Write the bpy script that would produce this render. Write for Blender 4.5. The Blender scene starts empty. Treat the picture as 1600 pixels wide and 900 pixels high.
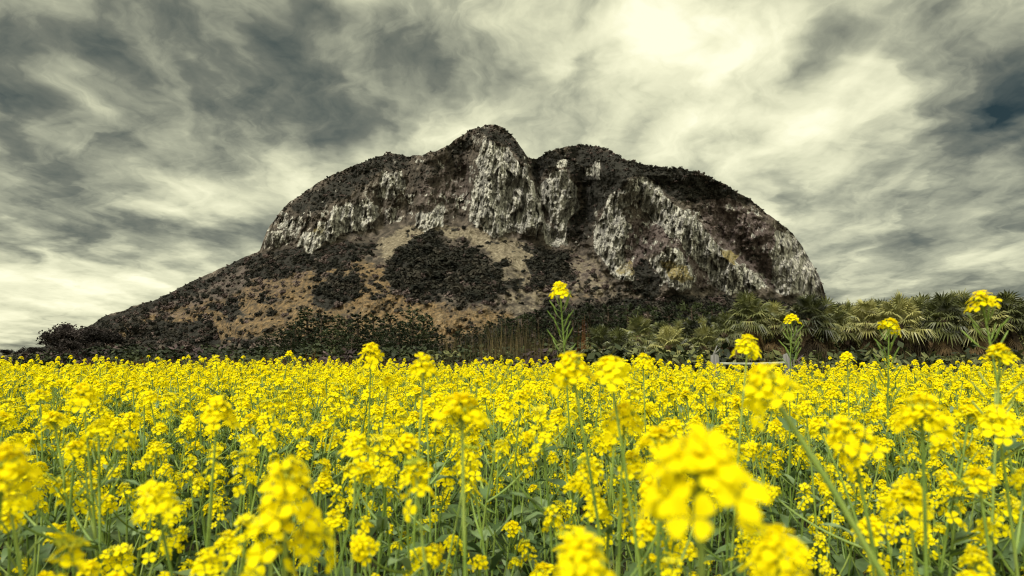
import bpy, math, random
import numpy as np
from mathutils import Vector, Matrix

R = math.radians
PI = math.pi
S = bpy.context.scene
COL = S.collection

# ------------------------------------------------------------------ camera
F = 1067.0                       # focal length in pixels of a 1600 px wide frame (24 mm on 36 mm)
HOR = 552.0                      # row of the horizon
CAMZ = 1.25
PITCH = math.atan((HOR - 450.0) / F)
cd = bpy.data.cameras.new('camera')
cam = bpy.data.objects.new('camera', cd)
COL.objects.link(cam)
cd.sensor_width = 36.0
cd.lens = 36.0 * F / 1600.0
cd.clip_start = 0.02
cd.clip_end = 20000.0
cam.location = (0, 0, CAMZ)
cam.rotation_euler = (PI / 2 + PITCH, 0, 0)
cd.dof.use_dof = True
cd.dof.focus_distance = 6.0
cd.dof.aperture_fstop = 5.0
S.camera = cam

# ------------------------------------------------------------------ light, sky, exposure
SUN_EL, SUN_AZ = R(48), R(215)   # azimuth clockwise from +Y: behind the camera, to the left
CLOUD_STRENGTH = 0.53
EXPOSURE = 1.5
S.cycles.filter_width = 1.1
S.view_settings.view_transform = 'Standard'
S.view_settings.look = 'None'
S.view_settings.gamma = 1.0
S.view_settings.use_curve_mapping = False
S.view_settings.exposure = EXPOSURE

sd = bpy.data.lights.new('sun', 'SUN')
sd.energy = 1.5
sd.angle = R(12)
sd.color = (1.0, 0.95, 0.84)
sun = bpy.data.objects.new('sun', sd)
COL.objects.link(sun)
sdir = Vector((math.sin(SUN_AZ) * math.cos(SUN_EL), math.cos(SUN_AZ) * math.cos(SUN_EL), math.sin(SUN_EL)))
sun.rotation_euler = sdir.to_track_quat('Z', 'Y').to_euler()
sun.location = sdir * 50

W = bpy.data.worlds.new('World')
S.world = W
W.use_nodes = True
nt = W.node_tree
nt.nodes.clear()


def N(tree, kind, **kw):
    n = tree.nodes.new(kind)
    for k, v in kw.items():
        if k.startswith('i_'):
            key = k[2:]
            n.inputs[int(key) if key.isdigit() else key].default_value = v
        else:
            setattr(n, k, v)
    return n


def L(tree, a, b):
    tree.links.new(a, b)


def mth(tree, op, a, b=None, c=None, clamp=False):
    n = tree.nodes.new('ShaderNodeMath')
    n.operation = op
    n.use_clamp = clamp
    for i, v in enumerate((a, b, c)):
        if v is None:
            continue
        if isinstance(v, (int, float)):
            n.inputs[i].default_value = v
        else:
            tree.links.new(v, n.inputs[i])
    return n.outputs[0]


def ramp(tree, fac, stops, interp='LINEAR'):
    n = tree.nodes.new('ShaderNodeValToRGB')
    cr = n.color_ramp
    cr.interpolation = interp
    while len(cr.elements) < len(stops):
        cr.elements.new(0.5)
    for e, (p, c) in zip(cr.elements, stops):
        e.position = p
        e.color = tuple(c) + (1.0,) if len(c) == 3 else c
    if fac is not None:
        tree.links.new(fac, n.inputs[0])
    return n.outputs[0]


def mixc(tree, fac, a, b):
    n = tree.nodes.new('ShaderNodeMix')
    n.data_type = 'RGBA'
    for s, v in ((n.inputs[0], fac), (n.inputs[6], a), (n.inputs[7], b)):
        if isinstance(v, (int, float)):
            s.default_value = v
        elif isinstance(v, tuple):
            s.default_value = v + (1.0,) if len(v) == 3 else v
        else:
            tree.links.new(v, s)
    return n.outputs[2]


def pdir(px, py):
    """world direction through pixel (px, py) of the 1600 x 900 photograph"""
    a, b = (px - 800.0) / F, (450.0 - py) / F
    c, s = math.cos(PITCH), math.sin(PITCH)
    return Vector((a, c - b * s, s + b * c))


def at(px, py, Y):
    d = pdir(px, py)
    return Vector((d.x / d.y * Y, Y, CAMZ + d.z / d.y * Y))


def build_world():
    t = nt
    out = N(t, 'ShaderNodeOutputWorld')
    tc = N(t, 'ShaderNodeTexCoord')
    sep = N(t, 'ShaderNodeSeparateXYZ')
    L(t, tc.outputs['Generated'], sep.inputs[0])
    x, y, z = sep.outputs
    az = mth(t, 'ARCTAN2', x, y)
    el = mth(t, 'ARCSINE', z)
    comb = N(t, 'ShaderNodeCombineXYZ')
    L(t, az, comb.inputs[0])
    L(t, el, comb.inputs[1])
    # coordinates of a flat cloud deck, so streaks crowd together towards the horizon
    zz = mth(t, 'MAXIMUM', mth(t, 'ADD', z, 0.16), 0.05)
    deck = N(t, 'ShaderNodeCombineXYZ')
    L(t, mth(t, 'DIVIDE', x, zz), deck.inputs[0])
    L(t, mth(t, 'DIVIDE', y, zz), deck.inputs[1])
    # warp
    wn = N(t, 'ShaderNodeTexNoise', i_Scale=3.2, i_Detail=4.0, i_Roughness=0.55)
    L(t, deck.outputs[0], wn.inputs['Vector'])
    sub = N(t, 'ShaderNodeVectorMath', operation='SUBTRACT')
    L(t, wn.outputs['Color'], sub.inputs[0])
    sub.inputs[1].default_value = (0.5, 0.5, 0.5)
    sc = N(t, 'ShaderNodeVectorMath', operation='MULTIPLY')
    L(t, sub.outputs[0], sc.inputs[0])
    sc.inputs[1].default_value = (0.20, 0.10, 0.0)
    add = N(t, 'ShaderNodeVectorMath', operation='ADD')
    L(t, comb.outputs[0], add.inputs[0])
    L(t, sc.outputs[0], add.inputs[1])
    warped = add.outputs[0]

    blobs = [  # px, py, rx, ry, rotation (deg, counter-clockwise), amount
        (970, 40, 460, 220, 0, 0.25), (1130, 130, 460, 210, 0, 0.15), (1040, 10, 200, 70, 0, 0.04), (870, 60, 80, 60, 30, 0.16), (1150, 70, 120, 50, 20, 0.14), (715, 205, 120, 70, 25, 0.45), (495, 195, 75, 95, 0, 0.24),
        (1190, 130, 260, 130, 15, 0.26), (1270, 210, 230, 90, 20, 0.22), (130, 450, 480, 110, 0, 0.34),
        (210, 335, 260, 60, 8, 0.26), (240, 70, 130, 60, -20, 0.20), (1380, 300, 330, 120, 0, 0.12),
        (560, 260, 220, 60, 20, 0.20), (880, 110, 170, 70, 25, 0.22), (120, 215, 110, 50, -30, 0.22), (1120, 240, 260, 60, 0, 0.10),
        (420, 140, 340, 190, 0, -0.33), (60, 60, 260, 200, 0, -0.32), (50, 375, 330, 60, 0, -0.34),
        (260, 348, 170, 38, 4, -0.32), (1560, 205, 330, 80, 24, -0.55), (1610, 70, 120, 160, 0, -0.30),
        (1270, 95, 250, 70, 22, -0.44), (1450, 385, 260, 30, 6, -0.20), (1180, 200, 150, 36, 18, -0.16), (1500, 455, 260, 26, 0, -0.16), (1560, 320, 200, 40, 12, -0.14), (690, 110, 240, 110, -10, -0.26), (480, 5, 130, 40, 0, -0.26),
        (1010, 172, 130, 45, 15, -0.26), (880, 130, 150, 40, 25, -0.16), (-10, 270, 160, 190, 0, -0.20), (570, 215, 150, 100, 0, -0.16),
        (1480, 430, 420, 60, 0, -0.06), (1120, 30, 330, 150, 0, 0.16), (1400, 350, 300, 90, 0, 0.08), (430, 210, 110, 90, 0, -0.16), (1080, 290, 200, 50, 5, -0.12), (860, 60, 60, 60, 0, -0.12),
        (80, 200, 120, 40, -25, -0.14), (930, 70, 90, 40, 40, -0.18), (1070, 60, 60, 70, -20, -0.14),
    ]
    total = None
    for px, py, rx, ry, rot, amt in blobs:
        d = pdir(px, py).normalized()
        a0, e0 = math.atan2(d.x, d.y), math.asin(d.z)
        k = math.cos(e0)
        mp = N(t, 'ShaderNodeMapping', vector_type='TEXTURE')
        mp.inputs['Location'].default_value = (a0, e0, 0)
        mp.inputs['Rotation'].default_value = (0, 0, R(rot))
        mp.inputs['Scale'].default_value = (rx / F * k * 1.25, ry / F * 1.25, 1)
        L(t, warped, mp.inputs['Vector'])
        g = N(t, 'ShaderNodeTexGradient', gradient_type='QUADRATIC_SPHERE')
        L(t, mp.outputs[0], g.inputs[0])
        if total is None:
            total = mth(t, 'MULTIPLY', g.outputs['Fac'], amt)
        else:
            total = mth(t, 'MULTIPLY_ADD', g.outputs['Fac'], amt, total)
    # cloud texture: fibrous wind-drawn fbm on the deck plus rounder puffs
    mp = N(t, 'ShaderNodeMapping')
    mp.inputs['Rotation'].default_value = (0, 0, R(-28))
    mp.inputs['Scale'].default_value = (1.0, 0.62, 1.0)
    L(t, deck.outputs[0], mp.inputs['Vector'])
    n1 = N(t, 'ShaderNodeTexNoise', i_Scale=2.1, i_Detail=7.0, i_Roughness=0.5, i_Distortion=0.45)
    L(t, mp.outputs[0], n1.inputs['Vector'])
    n2 = N(t, 'ShaderNodeTexNoise', i_Scale=7.0, i_Detail=7.0, i_Roughness=0.56, i_Distortion=0.25)
    L(t, warped, n2.inputs['Vector'])
    n3 = N(t, 'ShaderNodeTexNoise', i_Scale=5.0, i_Detail=6.0, i_Roughness=0.5, i_Distortion=0.5)
    mp3 = N(t, 'ShaderNodeMapping')
    mp3.inputs['Rotation'].default_value = (0, 0, R(-28))
    mp3.inputs['Scale'].default_value = (1.0, 0.5, 1.0)
    L(t, deck.outputs[0], mp3.inputs['Vector'])
    L(t, mp3.outputs[0], n3.inputs['Vector'])
    v = mth(t, 'MULTIPLY_ADD', mth(t, 'SUBTRACT', n1.outputs['Fac'], 0.5), 0.58, total)
    v = mth(t, 'MULTIPLY_ADD', mth(t, 'SUBTRACT', n2.outputs['Fac'], 0.5), 1.12, v)
    v = mth(t, 'MULTIPLY_ADD', mth(t, 'SUBTRACT', n3.outputs['Fac'], 0.5), 0.60, v)
    # unseen cloud behind the camera and overhead, brightened to light the flowers
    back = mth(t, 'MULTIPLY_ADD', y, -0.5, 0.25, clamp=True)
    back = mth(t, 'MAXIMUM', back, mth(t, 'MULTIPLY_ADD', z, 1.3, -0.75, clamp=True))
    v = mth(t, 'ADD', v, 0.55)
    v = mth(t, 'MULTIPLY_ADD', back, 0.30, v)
    col = ramp(t, v, [(0.0, (0.010, 0.022, 0.022)), (0.16, (0.045, 0.058, 0.050)), (0.34, (0.125, 0.132, 0.100)),
                      (0.52, (0.285, 0.290, 0.205)), (0.70, (0.500, 0.497, 0.340)), (0.88, (0.660, 0.648, 0.450)), (1.0, (0.72, 0.71, 0.53))])
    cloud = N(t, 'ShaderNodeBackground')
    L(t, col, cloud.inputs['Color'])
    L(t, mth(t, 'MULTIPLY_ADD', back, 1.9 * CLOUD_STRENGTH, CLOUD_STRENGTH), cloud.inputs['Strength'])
    sky = N(t, 'ShaderNodeTexSky', sky_type='NISHITA', sun_disc=False, sun_elevation=SUN_EL, sun_rotation=SUN_AZ)
    sbg = N(t, 'ShaderNodeBackground')
    L(t, sky.outputs[0], sbg.inputs['Color'])
    sbg.inputs['Strength'].default_value = 0.05
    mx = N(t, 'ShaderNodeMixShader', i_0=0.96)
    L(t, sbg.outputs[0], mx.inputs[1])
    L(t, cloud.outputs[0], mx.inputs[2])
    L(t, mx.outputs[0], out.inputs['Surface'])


build_world()

# ------------------------------------------------------------------ helpers


def tag(o, label=None, cat=None, group=None, kind=None):
    if label:
        o['label'] = label
    if cat:
        o['category'] = cat
    if group:
        o['group'] = group
    if kind:
        o['kind'] = kind
    return o


def empty(name, loc=(0, 0, 0), rz=0.0):
    o = bpy.data.objects.new(name, None)
    o.empty_display_size = 0.1
    o.location = loc
    o.rotation_euler = (0, 0, rz)
    COL.objects.link(o)
    return o


class MB:
    """collects vertices and faces, then links them as one mesh"""

    def __init__(self):
        self.v, self.f, self.m, self.sm = [], [], [], []

    def add(self, vs, fs, mat=0, smooth=True):
        b = len(self.v)
        self.v.extend([tuple(p) for p in vs])
        for q in fs:
            self.f.append(tuple(i + b for i in q))
            self.m.append(mat)
            self.sm.append(smooth)

    def merge(self, other, mtx=None, matmap=None):
        vs = [tuple(mtx @ Vector(p)) for p in other.v] if mtx is not None else other.v
        b = len(self.v)
        self.v.extend(vs)
        for q, m, s in zip(other.f, other.m, other.sm):
            self.f.append(tuple(i + b for i in q))
            self.m.append(matmap[m] if matmap else m)
            self.sm.append(s)

    def tube(self, pts, rad, sides=5, mat=0, cap=False):
        pts = [Vector(p) for p in pts]
        n = len(pts)
        if isinstance(rad, (int, float)):
            rad = [rad] * n
        vs, fs = [], []
        for i, p in enumerate(pts):
            d = (pts[min(i + 1, n - 1)] - pts[max(i - 1, 0)])
            d = d.normalized() if d.length > 1e-9 else Vector((0, 0, 1))
            u = d.cross(Vector((0.31, 0.95, 0.05))).normalized()
            w = d.cross(u)
            for k in range(sides):
                a = 2 * PI * k / sides
                vs.append(p + (u * math.cos(a) + w * math.sin(a)) * rad[i])
        for i in range(n - 1):
            for k in range(sides):
                a, b = i * sides + k, i * sides + (k + 1) % sides
                fs.append((a, b, b + sides, a + sides))
        if cap:
            fs.append(tuple(range((n - 1) * sides, n * sides)))
            fs.append(tuple(reversed(range(sides))))
        self.add(vs, fs, mat)

    def mesh(self, name, mats):
        me = bpy.data.meshes.new(name)
        me.from_pydata(self.v, [], self.f)
        for m in mats:
            me.materials.append(m)
        me.polygons.foreach_set('material_index', self.m)
        me.polygons.foreach_set('use_smooth', self.sm)
        me.update()
        return me

    def build(self, name, mats, parent=None, link=True):
        o = bpy.data.objects.new(name, self.mesh(name, mats))
        if link:
            COL.objects.link(o)
        if parent is not None:
            o.parent = parent
        return o


def dup(root, loc, rz=0.0, sc=1.0, tilt=(0, 0)):
    r = root.copy()
    COL.objects.link(r)
    r.location = loc
    r.rotation_euler = (tilt[0], tilt[1], rz)
    r.scale = (sc, sc, sc) if isinstance(sc, (int, float)) else sc
    for ch in root.children:
        c = ch.copy()
        COL.objects.link(c)
        c.parent = r
        for g in ch.children:
            d = g.copy()
            COL.objects.link(d)
            d.parent = c
    return r


def bez(p0, p1, p2, n):
    p0, p1, p2 = Vector(p0), Vector(p1), Vector(p2)
    return [p0 * (1 - t) ** 2 + p1 * 2 * t * (1 - t) + p2 * t * t for t in [i / (n - 1) for i in range(n)]]


# numpy value noise
def _hash(ix, iy, seed):
    h = (ix.astype(np.int64) * 374761393 + iy.astype(np.int64) * 668265263 + seed * 974634777) & 0xFFFFFFFF
    h = ((h ^ (h >> 13)) * 1274126177) & 0xFFFFFFFF
    h = ((h ^ (h >> 16)) * 2246822519) & 0xFFFFFFFF
    return ((h ^ (h >> 15)) & 0xFFFFFF) / float(0xFFFFFF)


def vnoise(x, y, seed=0):
    ix, iy = np.floor(x), np.floor(y)
    fx, fy = x - ix, y - iy
    ux, uy = fx * fx * fx * (fx * (fx * 6 - 15) + 10), fy * fy * fy * (fy * (fy * 6 - 15) + 10)
    a, b = _hash(ix, iy, seed), _hash(ix + 1, iy, seed)
    c, d = _hash(ix, iy + 1, seed), _hash(ix + 1, iy + 1, seed)
    return (a * (1 - ux) + b * ux) * (1 - uy) + (c * (1 - ux) + d * ux) * uy


def fbm(x, y, oct=4, seed=0, gain=0.5):
    s, amp, tot = 0.0, 1.0, 0.0
    for o in range(oct):
        s = s + amp * vnoise(x * 2 ** o + 17.3 * o, y * 2 ** o - 9.1 * o, seed + o)
        tot += amp
        amp *= gain
    return s / tot


def blur(a, n, axis):
    n = int(n)
    if n < 1:
        return a
    for _ in range(2):
        k = 2 * n + 1
        pad = [(0, 0), (0, 0)]
        pad[axis] = (n + 1, n)
        c = np.cumsum(np.pad(a, pad, mode='edge'), axis=axis)
        if axis == 0:
            a = (c[k:] - c[:-k]) / k
        else:
            a = (c[:, k:] - c[:, :-k]) / k
    return a


def inpoly(px, py, poly):
    ins = np.zeros(px.shape, bool)
    n = len(poly)
    for i in range(n):
        x0, y0 = poly[i]
        x1, y1 = poly[(i + 1) % n]
        if y0 == y1:
            continue
        c = ((y0 > py) != (y1 > py)) & (px < (x1 - x0) * (py - y0) / (y1 - y0) + x0)
        ins ^= c
    return ins


def cells(x, y, sx, sy, seed):
    """random value per cell of a jittered, stretched cell pattern: blocky columns"""
    x = x + (fbm(x / 9, y / 14, 3, seed + 40) - .5) * sx * .9
    gx, gy = x / sx, y / sy
    ix, iy = np.floor(gx), np.floor(gy)
    best, val = np.full(x.shape, 1e9), np.zeros(x.shape)
    for i in (-1, 0, 1):
        for j in (-1, 0, 1):
            cx, cy = ix + i, iy + j
            d = np.hypot(gx - cx - _hash(cx, cy, seed), gy - cy - _hash(cx, cy, seed + 5))
            m = d < best
            best = np.where(m, d, best)
            val = np.where(m, _hash(cx, cy, seed + 9), val)
    return val


def linedist(px, py, pts):
    d = np.full(px.shape, 1e9)
    for (x0, y0), (x1, y1) in zip(pts[:-1], pts[1:]):
        dx, dy = x1 - x0, y1 - y0
        t = np.clip(((px - x0) * dx + (py - y0) * dy) / (dx * dx + dy * dy), 0, 1)
        d = np.minimum(d, np.hypot(px - x0 - t * dx, py - y0 - t * dy))
    return d


# ------------------------------------------------------------------ materials
def mat(name):
    m = bpy.data.materials.new(name)
    m.use_nodes = True
    m.node_tree.nodes.clear()
    return m, m.node_tree


def leafy(name, stops, rough=0.6, trans=0.25, scale=6.0, spec=0.3, objrand=True, tcol=None):
    """noise-varied leaf, stem or petal material, partly translucent"""
    m, t = mat(name)
    out = N(t, 'ShaderNodeOutputMaterial')
    tc = N(t, 'ShaderNodeTexCoord')
    nz = N(t, 'ShaderNodeTexNoise', i_Scale=scale, i_Detail=3.0)
    L(t, tc.outputs['Object'], nz.inputs['Vector'])
    fac = nz.outputs['Fac']
    if objrand:
        oi = N(t, 'ShaderNodeObjectInfo')
        fac = mth(t, 'ADD', mth(t, 'MULTIPLY_ADD', oi.outputs['Random'], 0.5, -0.25), fac)
    c = ramp(t, fac, stops)
    p = N(t, 'ShaderNodeBsdfPrincipled')
    L(t, c, p.inputs['Base Color'])
    p.inputs['Roughness'].default_value = rough
    p.inputs['Specular IOR Level'].default_value = spec
    if trans > 0:
        tr = N(t, 'ShaderNodeBsdfTranslucent')
        L(t, c, tr.inputs['Color'])
        mx = N(t, 'ShaderNodeMixShader', i_0=trans)
        L(t, p.outputs[0], mx.inputs[1])
        L(t, tr.outputs[0], mx.inputs[2])
        L(t, mx.outputs[0], out.inputs['Surface'])
    else:
        L(t, p.outputs[0], out.inputs['Surface'])
    return m


ORD = ['first', 'second', 'third', 'fourth', 'fifth', 'sixth', 'seventh', 'eighth', 'ninth', 'tenth', 'eleventh', 'twelfth', 'thirteenth', 'fourteenth', 'fifteenth', 'sixteenth',
       'seventeenth', 'eighteenth', 'nineteenth', 'twentieth', 'twenty-first', 'twenty-second', 'twenty-third', 'twenty-fourth', 'twenty-fifth', 'twenty-sixth']
M = {}
M['petal'] = leafy('canola_petal', [(0.25, (0.89, 0.745, 0.001)), (0.5, (0.91, 0.79, 0.002)), (0.8, (0.92, 0.82, 0.004))], 0.7, 0.48, 60.0, 0.08)
M['bud'] = leafy('canola_bud', [(0.3, (0.30, 0.36, 0.02)), (0.7, (0.62, 0.56, 0.02))], 0.5, 0.15, 90.0)
M['stem'] = leafy('canola_stem', [(0.25, (0.10, 0.165, 0.030)), (0.55, (0.185, 0.275, 0.050)), (0.85, (0.28, 0.36, 0.085))], 0.45, 0.1, 14.0, 0.4)
M['leaf'] = leafy('canola_leaf', [(0.25, (0.050, 0.095, 0.030)), (0.55, (0.115, 0.185, 0.068)), (0.85, (0.22, 0.30, 0.15))], 0.5, 0.22, 9.0, 0.4)
M['palm'] = leafy('palm_frond', [(0.2, (0.012, 0.016, 0.005)), (0.5, (0.088, 0.098, 0.028)), (0.82, (0.30, 0.285, 0.10))], 0.45, 0.2, 1.6, 0.5)
M['palm_dead'] = leafy('palm_dead_frond', [(0.2, (0.018, 0.014, 0.009)), (0.5, (0.050, 0.036, 0.020)), (0.85, (0.17, 0.115, 0.055))], 0.8, 0.15, 2.0, 0.1)
M['palm_trunk'] = leafy('palm_trunk', [(0.3, (0.030, 0.022, 0.015)), (0.7, (0.10, 0.070, 0.045))], 0.9, 0.0, 14.0, 0.1)
M['pine'] = leafy('pine_needles', [(0.2, (0.008, 0.012, 0.006)), (0.5, (0.017, 0.024, 0.010)), (0.85, (0.045, 0.056, 0.022))], 0.6, 0.12, 0.9, 0.2)
M['bark'] = leafy('bark', [(0.3, (0.030, 0.022, 0.016)), (0.7, (0.085, 0.065, 0.048))], 0.9, 0.0, 8.0, 0.1)
M['twig'] = leafy('bare_twig', [(0.2, (0.030, 0.022, 0.024)), (0.5, (0.060, 0.044, 0.046)), (0.85, (0.12, 0.085, 0.085))], 0.8, 0.0, 1.2, 0.1)
M['dusk'] = leafy('dusky_leaf', [(0.2, (0.010, 0.009, 0.009)), (0.5, (0.022, 0.019, 0.018)), (0.85, (0.055, 0.044, 0.044))], 0.8, 0.1, 1.2, 0.1)
M['shrub'] = leafy('mountain_shrub', [(0.12, (0.008, 0.009, 0.008)), (0.45, (0.020, 0.020, 0.016)), (0.7, (0.046, 0.041, 0.033)), (0.92, (0.085, 0.071, 0.058))], 0.8, 0.05, 0.5, 0.1)
M['brush'] = leafy('bare_brush', [(0.15, (0.045, 0.032, 0.030)), (0.5, (0.085, 0.064, 0.060)), (0.85, (0.15, 0.115, 0.105))], 0.9, 0.0, 0.5, 0.1)
M['reed'] = leafy('dry_reed', [(0.2, (0.026, 0.023, 0.011)), (0.5, (0.062, 0.050, 0.024)), (0.85, (0.14, 0.105, 0.05))], 0.8, 0.15, 1.0, 0.1)
M['rust'] = leafy('rust_leaf', [(0.2, (0.06, 0.022, 0.008)), (0.5, (0.14, 0.048, 0.014)), (0.85, (0.26, 0.10, 0.03))], 0.8, 0.2, 2.0, 0.1)
M['scrub'] = leafy('scrub_leaf', [(0.2, (0.028, 0.036, 0.012)), (0.5, (0.075, 0.086, 0.030)), (0.85, (0.17, 0.175, 0.07))], 0.7, 0.15, 1.0, 0.2)


def mat_wood():
    m, t = mat('weathered_wood')
    out = N(t, 'ShaderNodeOutputMaterial')
    tc = N(t, 'ShaderNodeTexCoord')
    mp = N(t, 'ShaderNodeMapping')
    mp.inputs['Scale'].default_value = (30, 30, 3)
    L(t, tc.outputs['Object'], mp.inputs[0])
    nz = N(t, 'ShaderNodeTexNoise', i_Scale=1.0, i_Detail=5.0)
    L(t, mp.outputs[0], nz.inputs['Vector'])
    c = ramp(t, nz.outputs['Fac'], [(0.3, (0.06, 0.058, 0.056)), (0.6, (0.14, 0.137, 0.132)), (0.8, (0.22, 0.215, 0.21))])
    p = N(t, 'ShaderNodeBsdfPrincipled', i_Roughness=0.85)
    L(t, c, p.inputs['Base Color'])
    b = N(t, 'ShaderNodeBump', i_Strength=0.5, i_Distance=0.01)
    L(t, nz.outputs['Fac'], b.inputs['Height'])
    L(t, b.outputs[0], p.inputs['Normal'])
    L(t, p.outputs[0], out.inputs['Surface'])
    return m


M['wood'] = mat_wood()


def mat_rail():
    m, t = mat('pale_painted_rail')
    out = N(t, 'ShaderNodeOutputMaterial')
    tc = N(t, 'ShaderNodeTexCoord')
    nz = N(t, 'ShaderNodeTexNoise', i_Scale=9.0, i_Detail=4.0)
    L(t, tc.outputs['Object'], nz.inputs['Vector'])
    c = ramp(t, nz.outputs['Fac'], [(0.3, (0.15, 0.16, 0.115)), (0.7, (0.32, 0.335, 0.26))])
    p = N(t, 'ShaderNodeBsdfPrincipled', i_Roughness=0.6)
    L(t, c, p.inputs['Base Color'])
    L(t, p.outputs[0], out.inputs['Surface'])
    return m


M['rail'] = mat_rail()


def mat_ground():
    m, t = mat('ground_soil')
    out = N(t, 'ShaderNodeOutputMaterial')
    geo = N(t, 'ShaderNodeNewGeometry')
    n1 = N(t, 'ShaderNodeTexNoise', i_Scale=0.05, i_Detail=6.0)
    n2 = N(t, 'ShaderNodeTexNoise', i_Scale=7.0, i_Detail=5.0)
    for n in (n1, n2):
        L(t, geo.outputs['Position'], n.inputs['Vector'])
    a = ramp(t, n1.outputs['Fac'], [(0.35, (0.045, 0.050, 0.022)), (0.5, (0.085, 0.070, 0.035)), (0.65, (0.13, 0.09, 0.045))])
    b = ramp(t, n2.outputs['Fac'], [(0.3, (0.35, 0.33, 0.30)), (0.7, (1.0, 1.0, 1.0))])
    mm = N(t, 'ShaderNodeMix', data_type='RGBA', blend_type='MULTIPLY')
    mm.inputs[0].default_value = 1.0
    L(t, a, mm.inputs[6])
    L(t, b, mm.inputs[7])
    p = N(t, 'ShaderNodeBsdfPrincipled', i_Roughness=0.95)
    L(t, mm.outputs[2], p.inputs['Base Color'])
    bp = N(t, 'ShaderNodeBump', i_Strength=0.6, i_Distance=0.05)
    L(t, n2.outputs['Fac'], bp.inputs['Height'])
    L(t, bp.outputs[0], p.inputs['Normal'])
    L(t, p.outputs[0], out.inputs['Surface'])
    return m


def mat_mountain():
    m, t = mat('mountain_surface')
    out = N(t, 'ShaderNodeOutputMaterial')
    geo = N(t, 'ShaderNodeNewGeometry')
    pos = geo.outputs['Position']
    A = N(t, 'ShaderNodeAttribute', attribute_name='cover')       # rock, scree, dry grass
    B = N(t, 'ShaderNodeAttribute', attribute_name='cover_more')  # bare brush, lichen, dark scrub
    sa, sb = N(t, 'ShaderNodeSeparateColor'), N(t, 'ShaderNodeSeparateColor')
    L(t, A.outputs['Color'], sa.inputs[0])
    L(t, B.outputs['Color'], sb.inputs[0])

    def noise(scale, detail=5.0, rough=0.55, stretch=None, dist=0.0):
        n = N(t, 'ShaderNodeTexNoise', i_Scale=scale, i_Detail=detail, i_Roughness=rough, i_Distortion=dist)
        if stretch:
            mp = N(t, 'ShaderNodeMapping')
            mp.inputs['Scale'].default_value = stretch
            L(t, pos, mp.inputs[0])
            L(t, mp.outputs[0], n.inputs['Vector'])
        else:
            L(t, pos, n.inputs['Vector'])
        return n.outputs['Fac']

    def thresh(mask, nz, k, lo, hi):
        v = mth(t, 'MULTIPLY_ADD', mth(t, 'SUBTRACT', nz, 0.5), k, mask)
        r = N(t, 'ShaderNodeMapRange', interpolation_type='SMOOTHSTEP')
        L(t, v, r.inputs[0])
        r.inputs[1].default_value, r.inputs[2].default_value = lo, hi
        return r.outputs[0]

    big = noise(0.02, 6)
    mid = noise(0.09, 6, 0.6)
    fine = noise(0.22, 7, 0.7)
    streak = noise(1.0, 6, 0.62, (0.17, 0.10, 0.022), 0.6)
    crack = noise(1.0, 5, 0.7, (0.5, 0.3, 0.09), 0.4)
    vo = N(t, 'ShaderNodeTexVoronoi', feature='DISTANCE_TO_EDGE', i_Scale=1.0)
    vm = N(t, 'ShaderNodeMapping')
    vm.inputs['Scale'].default_value = (0.085, 0.055, 0.020)
    wob = N(t, 'ShaderNodeTexNoise', i_Scale=0.12, i_Detail=4.0)
    L(t, pos, wob.inputs['Vector'])
    va = N(t, 'ShaderNodeVectorMath', operation='MULTIPLY_ADD')
    L(t, wob.outputs['Color'], va.inputs[0])
    va.inputs[1].default_value = (9, 9, 14)
    L(t, pos, va.inputs[2])
    L(t, va.outputs[0], vm.inputs[0])
    L(t, vm.outputs[0], vo.inputs['Vector'])
    fiss = N(t, 'ShaderNodeMapRange')
    L(t, vo.outputs['Distance'], fiss.inputs[0])
    fiss.inputs[1].default_value, fiss.inputs[2].default_value = 0.0, 0.08
    fissure = fiss.outputs[0]
    # earth and thin scrub
    base = ramp(t, mid, [(0.30, (0.024, 0.021, 0.018)), (0.46, (0.056, 0.047, 0.039)), (0.60, (0.105, 0.086, 0.070)), (0.74, (0.19, 0.165, 0.14))])
    grass = ramp(t, fine, [(0.28, (0.042, 0.033, 0.022)), (0.45, (0.100, 0.073, 0.042)), (0.58, (0.195, 0.128, 0.064)), (0.72, (0.28, 0.22, 0.14))])
    scree = ramp(t, fine, [(0.30, (0.060, 0.050, 0.036)), (0.45, (0.135, 0.112, 0.080)), (0.58, (0.21, 0.18, 0.13)), (0.72, (0.36, 0.32, 0.25))])
    brush = ramp(t, fine, [(0.25, (0.040, 0.030, 0.028)), (0.5, (0.090, 0.070, 0.066)), (0.75, (0.17, 0.14, 0.13))])
    rockc = ramp(t, mth(t, 'MULTIPLY_ADD', crack, 0.35, mth(t, 'MULTIPLY', streak, 0.65)),
                 [(0.34, (0.035, 0.033, 0.031)), (0.41, (0.12, 0.115, 0.11)), (0.47, (0.23, 0.222, 0.205)), (0.54, (0.42, 0.405, 0.36)), (0.64, (0.55, 0.535, 0.48))])
    rockc = mixc(t, mth(t, 'MULTIPLY_ADD', fissure, -0.85, 0.85), rockc, (0.035, 0.033, 0.030))
    lich = ramp(t, fine, [(0.3, (0.12, 0.10, 0.055)), (0.7, (0.30, 0.245, 0.11))])
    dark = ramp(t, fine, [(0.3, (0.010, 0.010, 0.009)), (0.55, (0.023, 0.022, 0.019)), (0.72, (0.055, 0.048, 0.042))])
    c = base
    c = mixc(t, thresh(sa.outputs[2], mid, 1.7, 0.30, 0.90), c, grass)
    c = mixc(t, thresh(sb.outputs[0], mid, 1.0, 0.35, 0.70), c, brush)
    c = mixc(t, thresh(sa.outputs[1], mid, 1.6, 0.30, 0.85), c, scree)
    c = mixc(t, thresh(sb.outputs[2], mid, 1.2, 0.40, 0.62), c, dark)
    rk = mth(t, 'MULTIPLY_ADD', mth(t, 'SUBTRACT', crack, 0.5), 0.5, mid)
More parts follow.
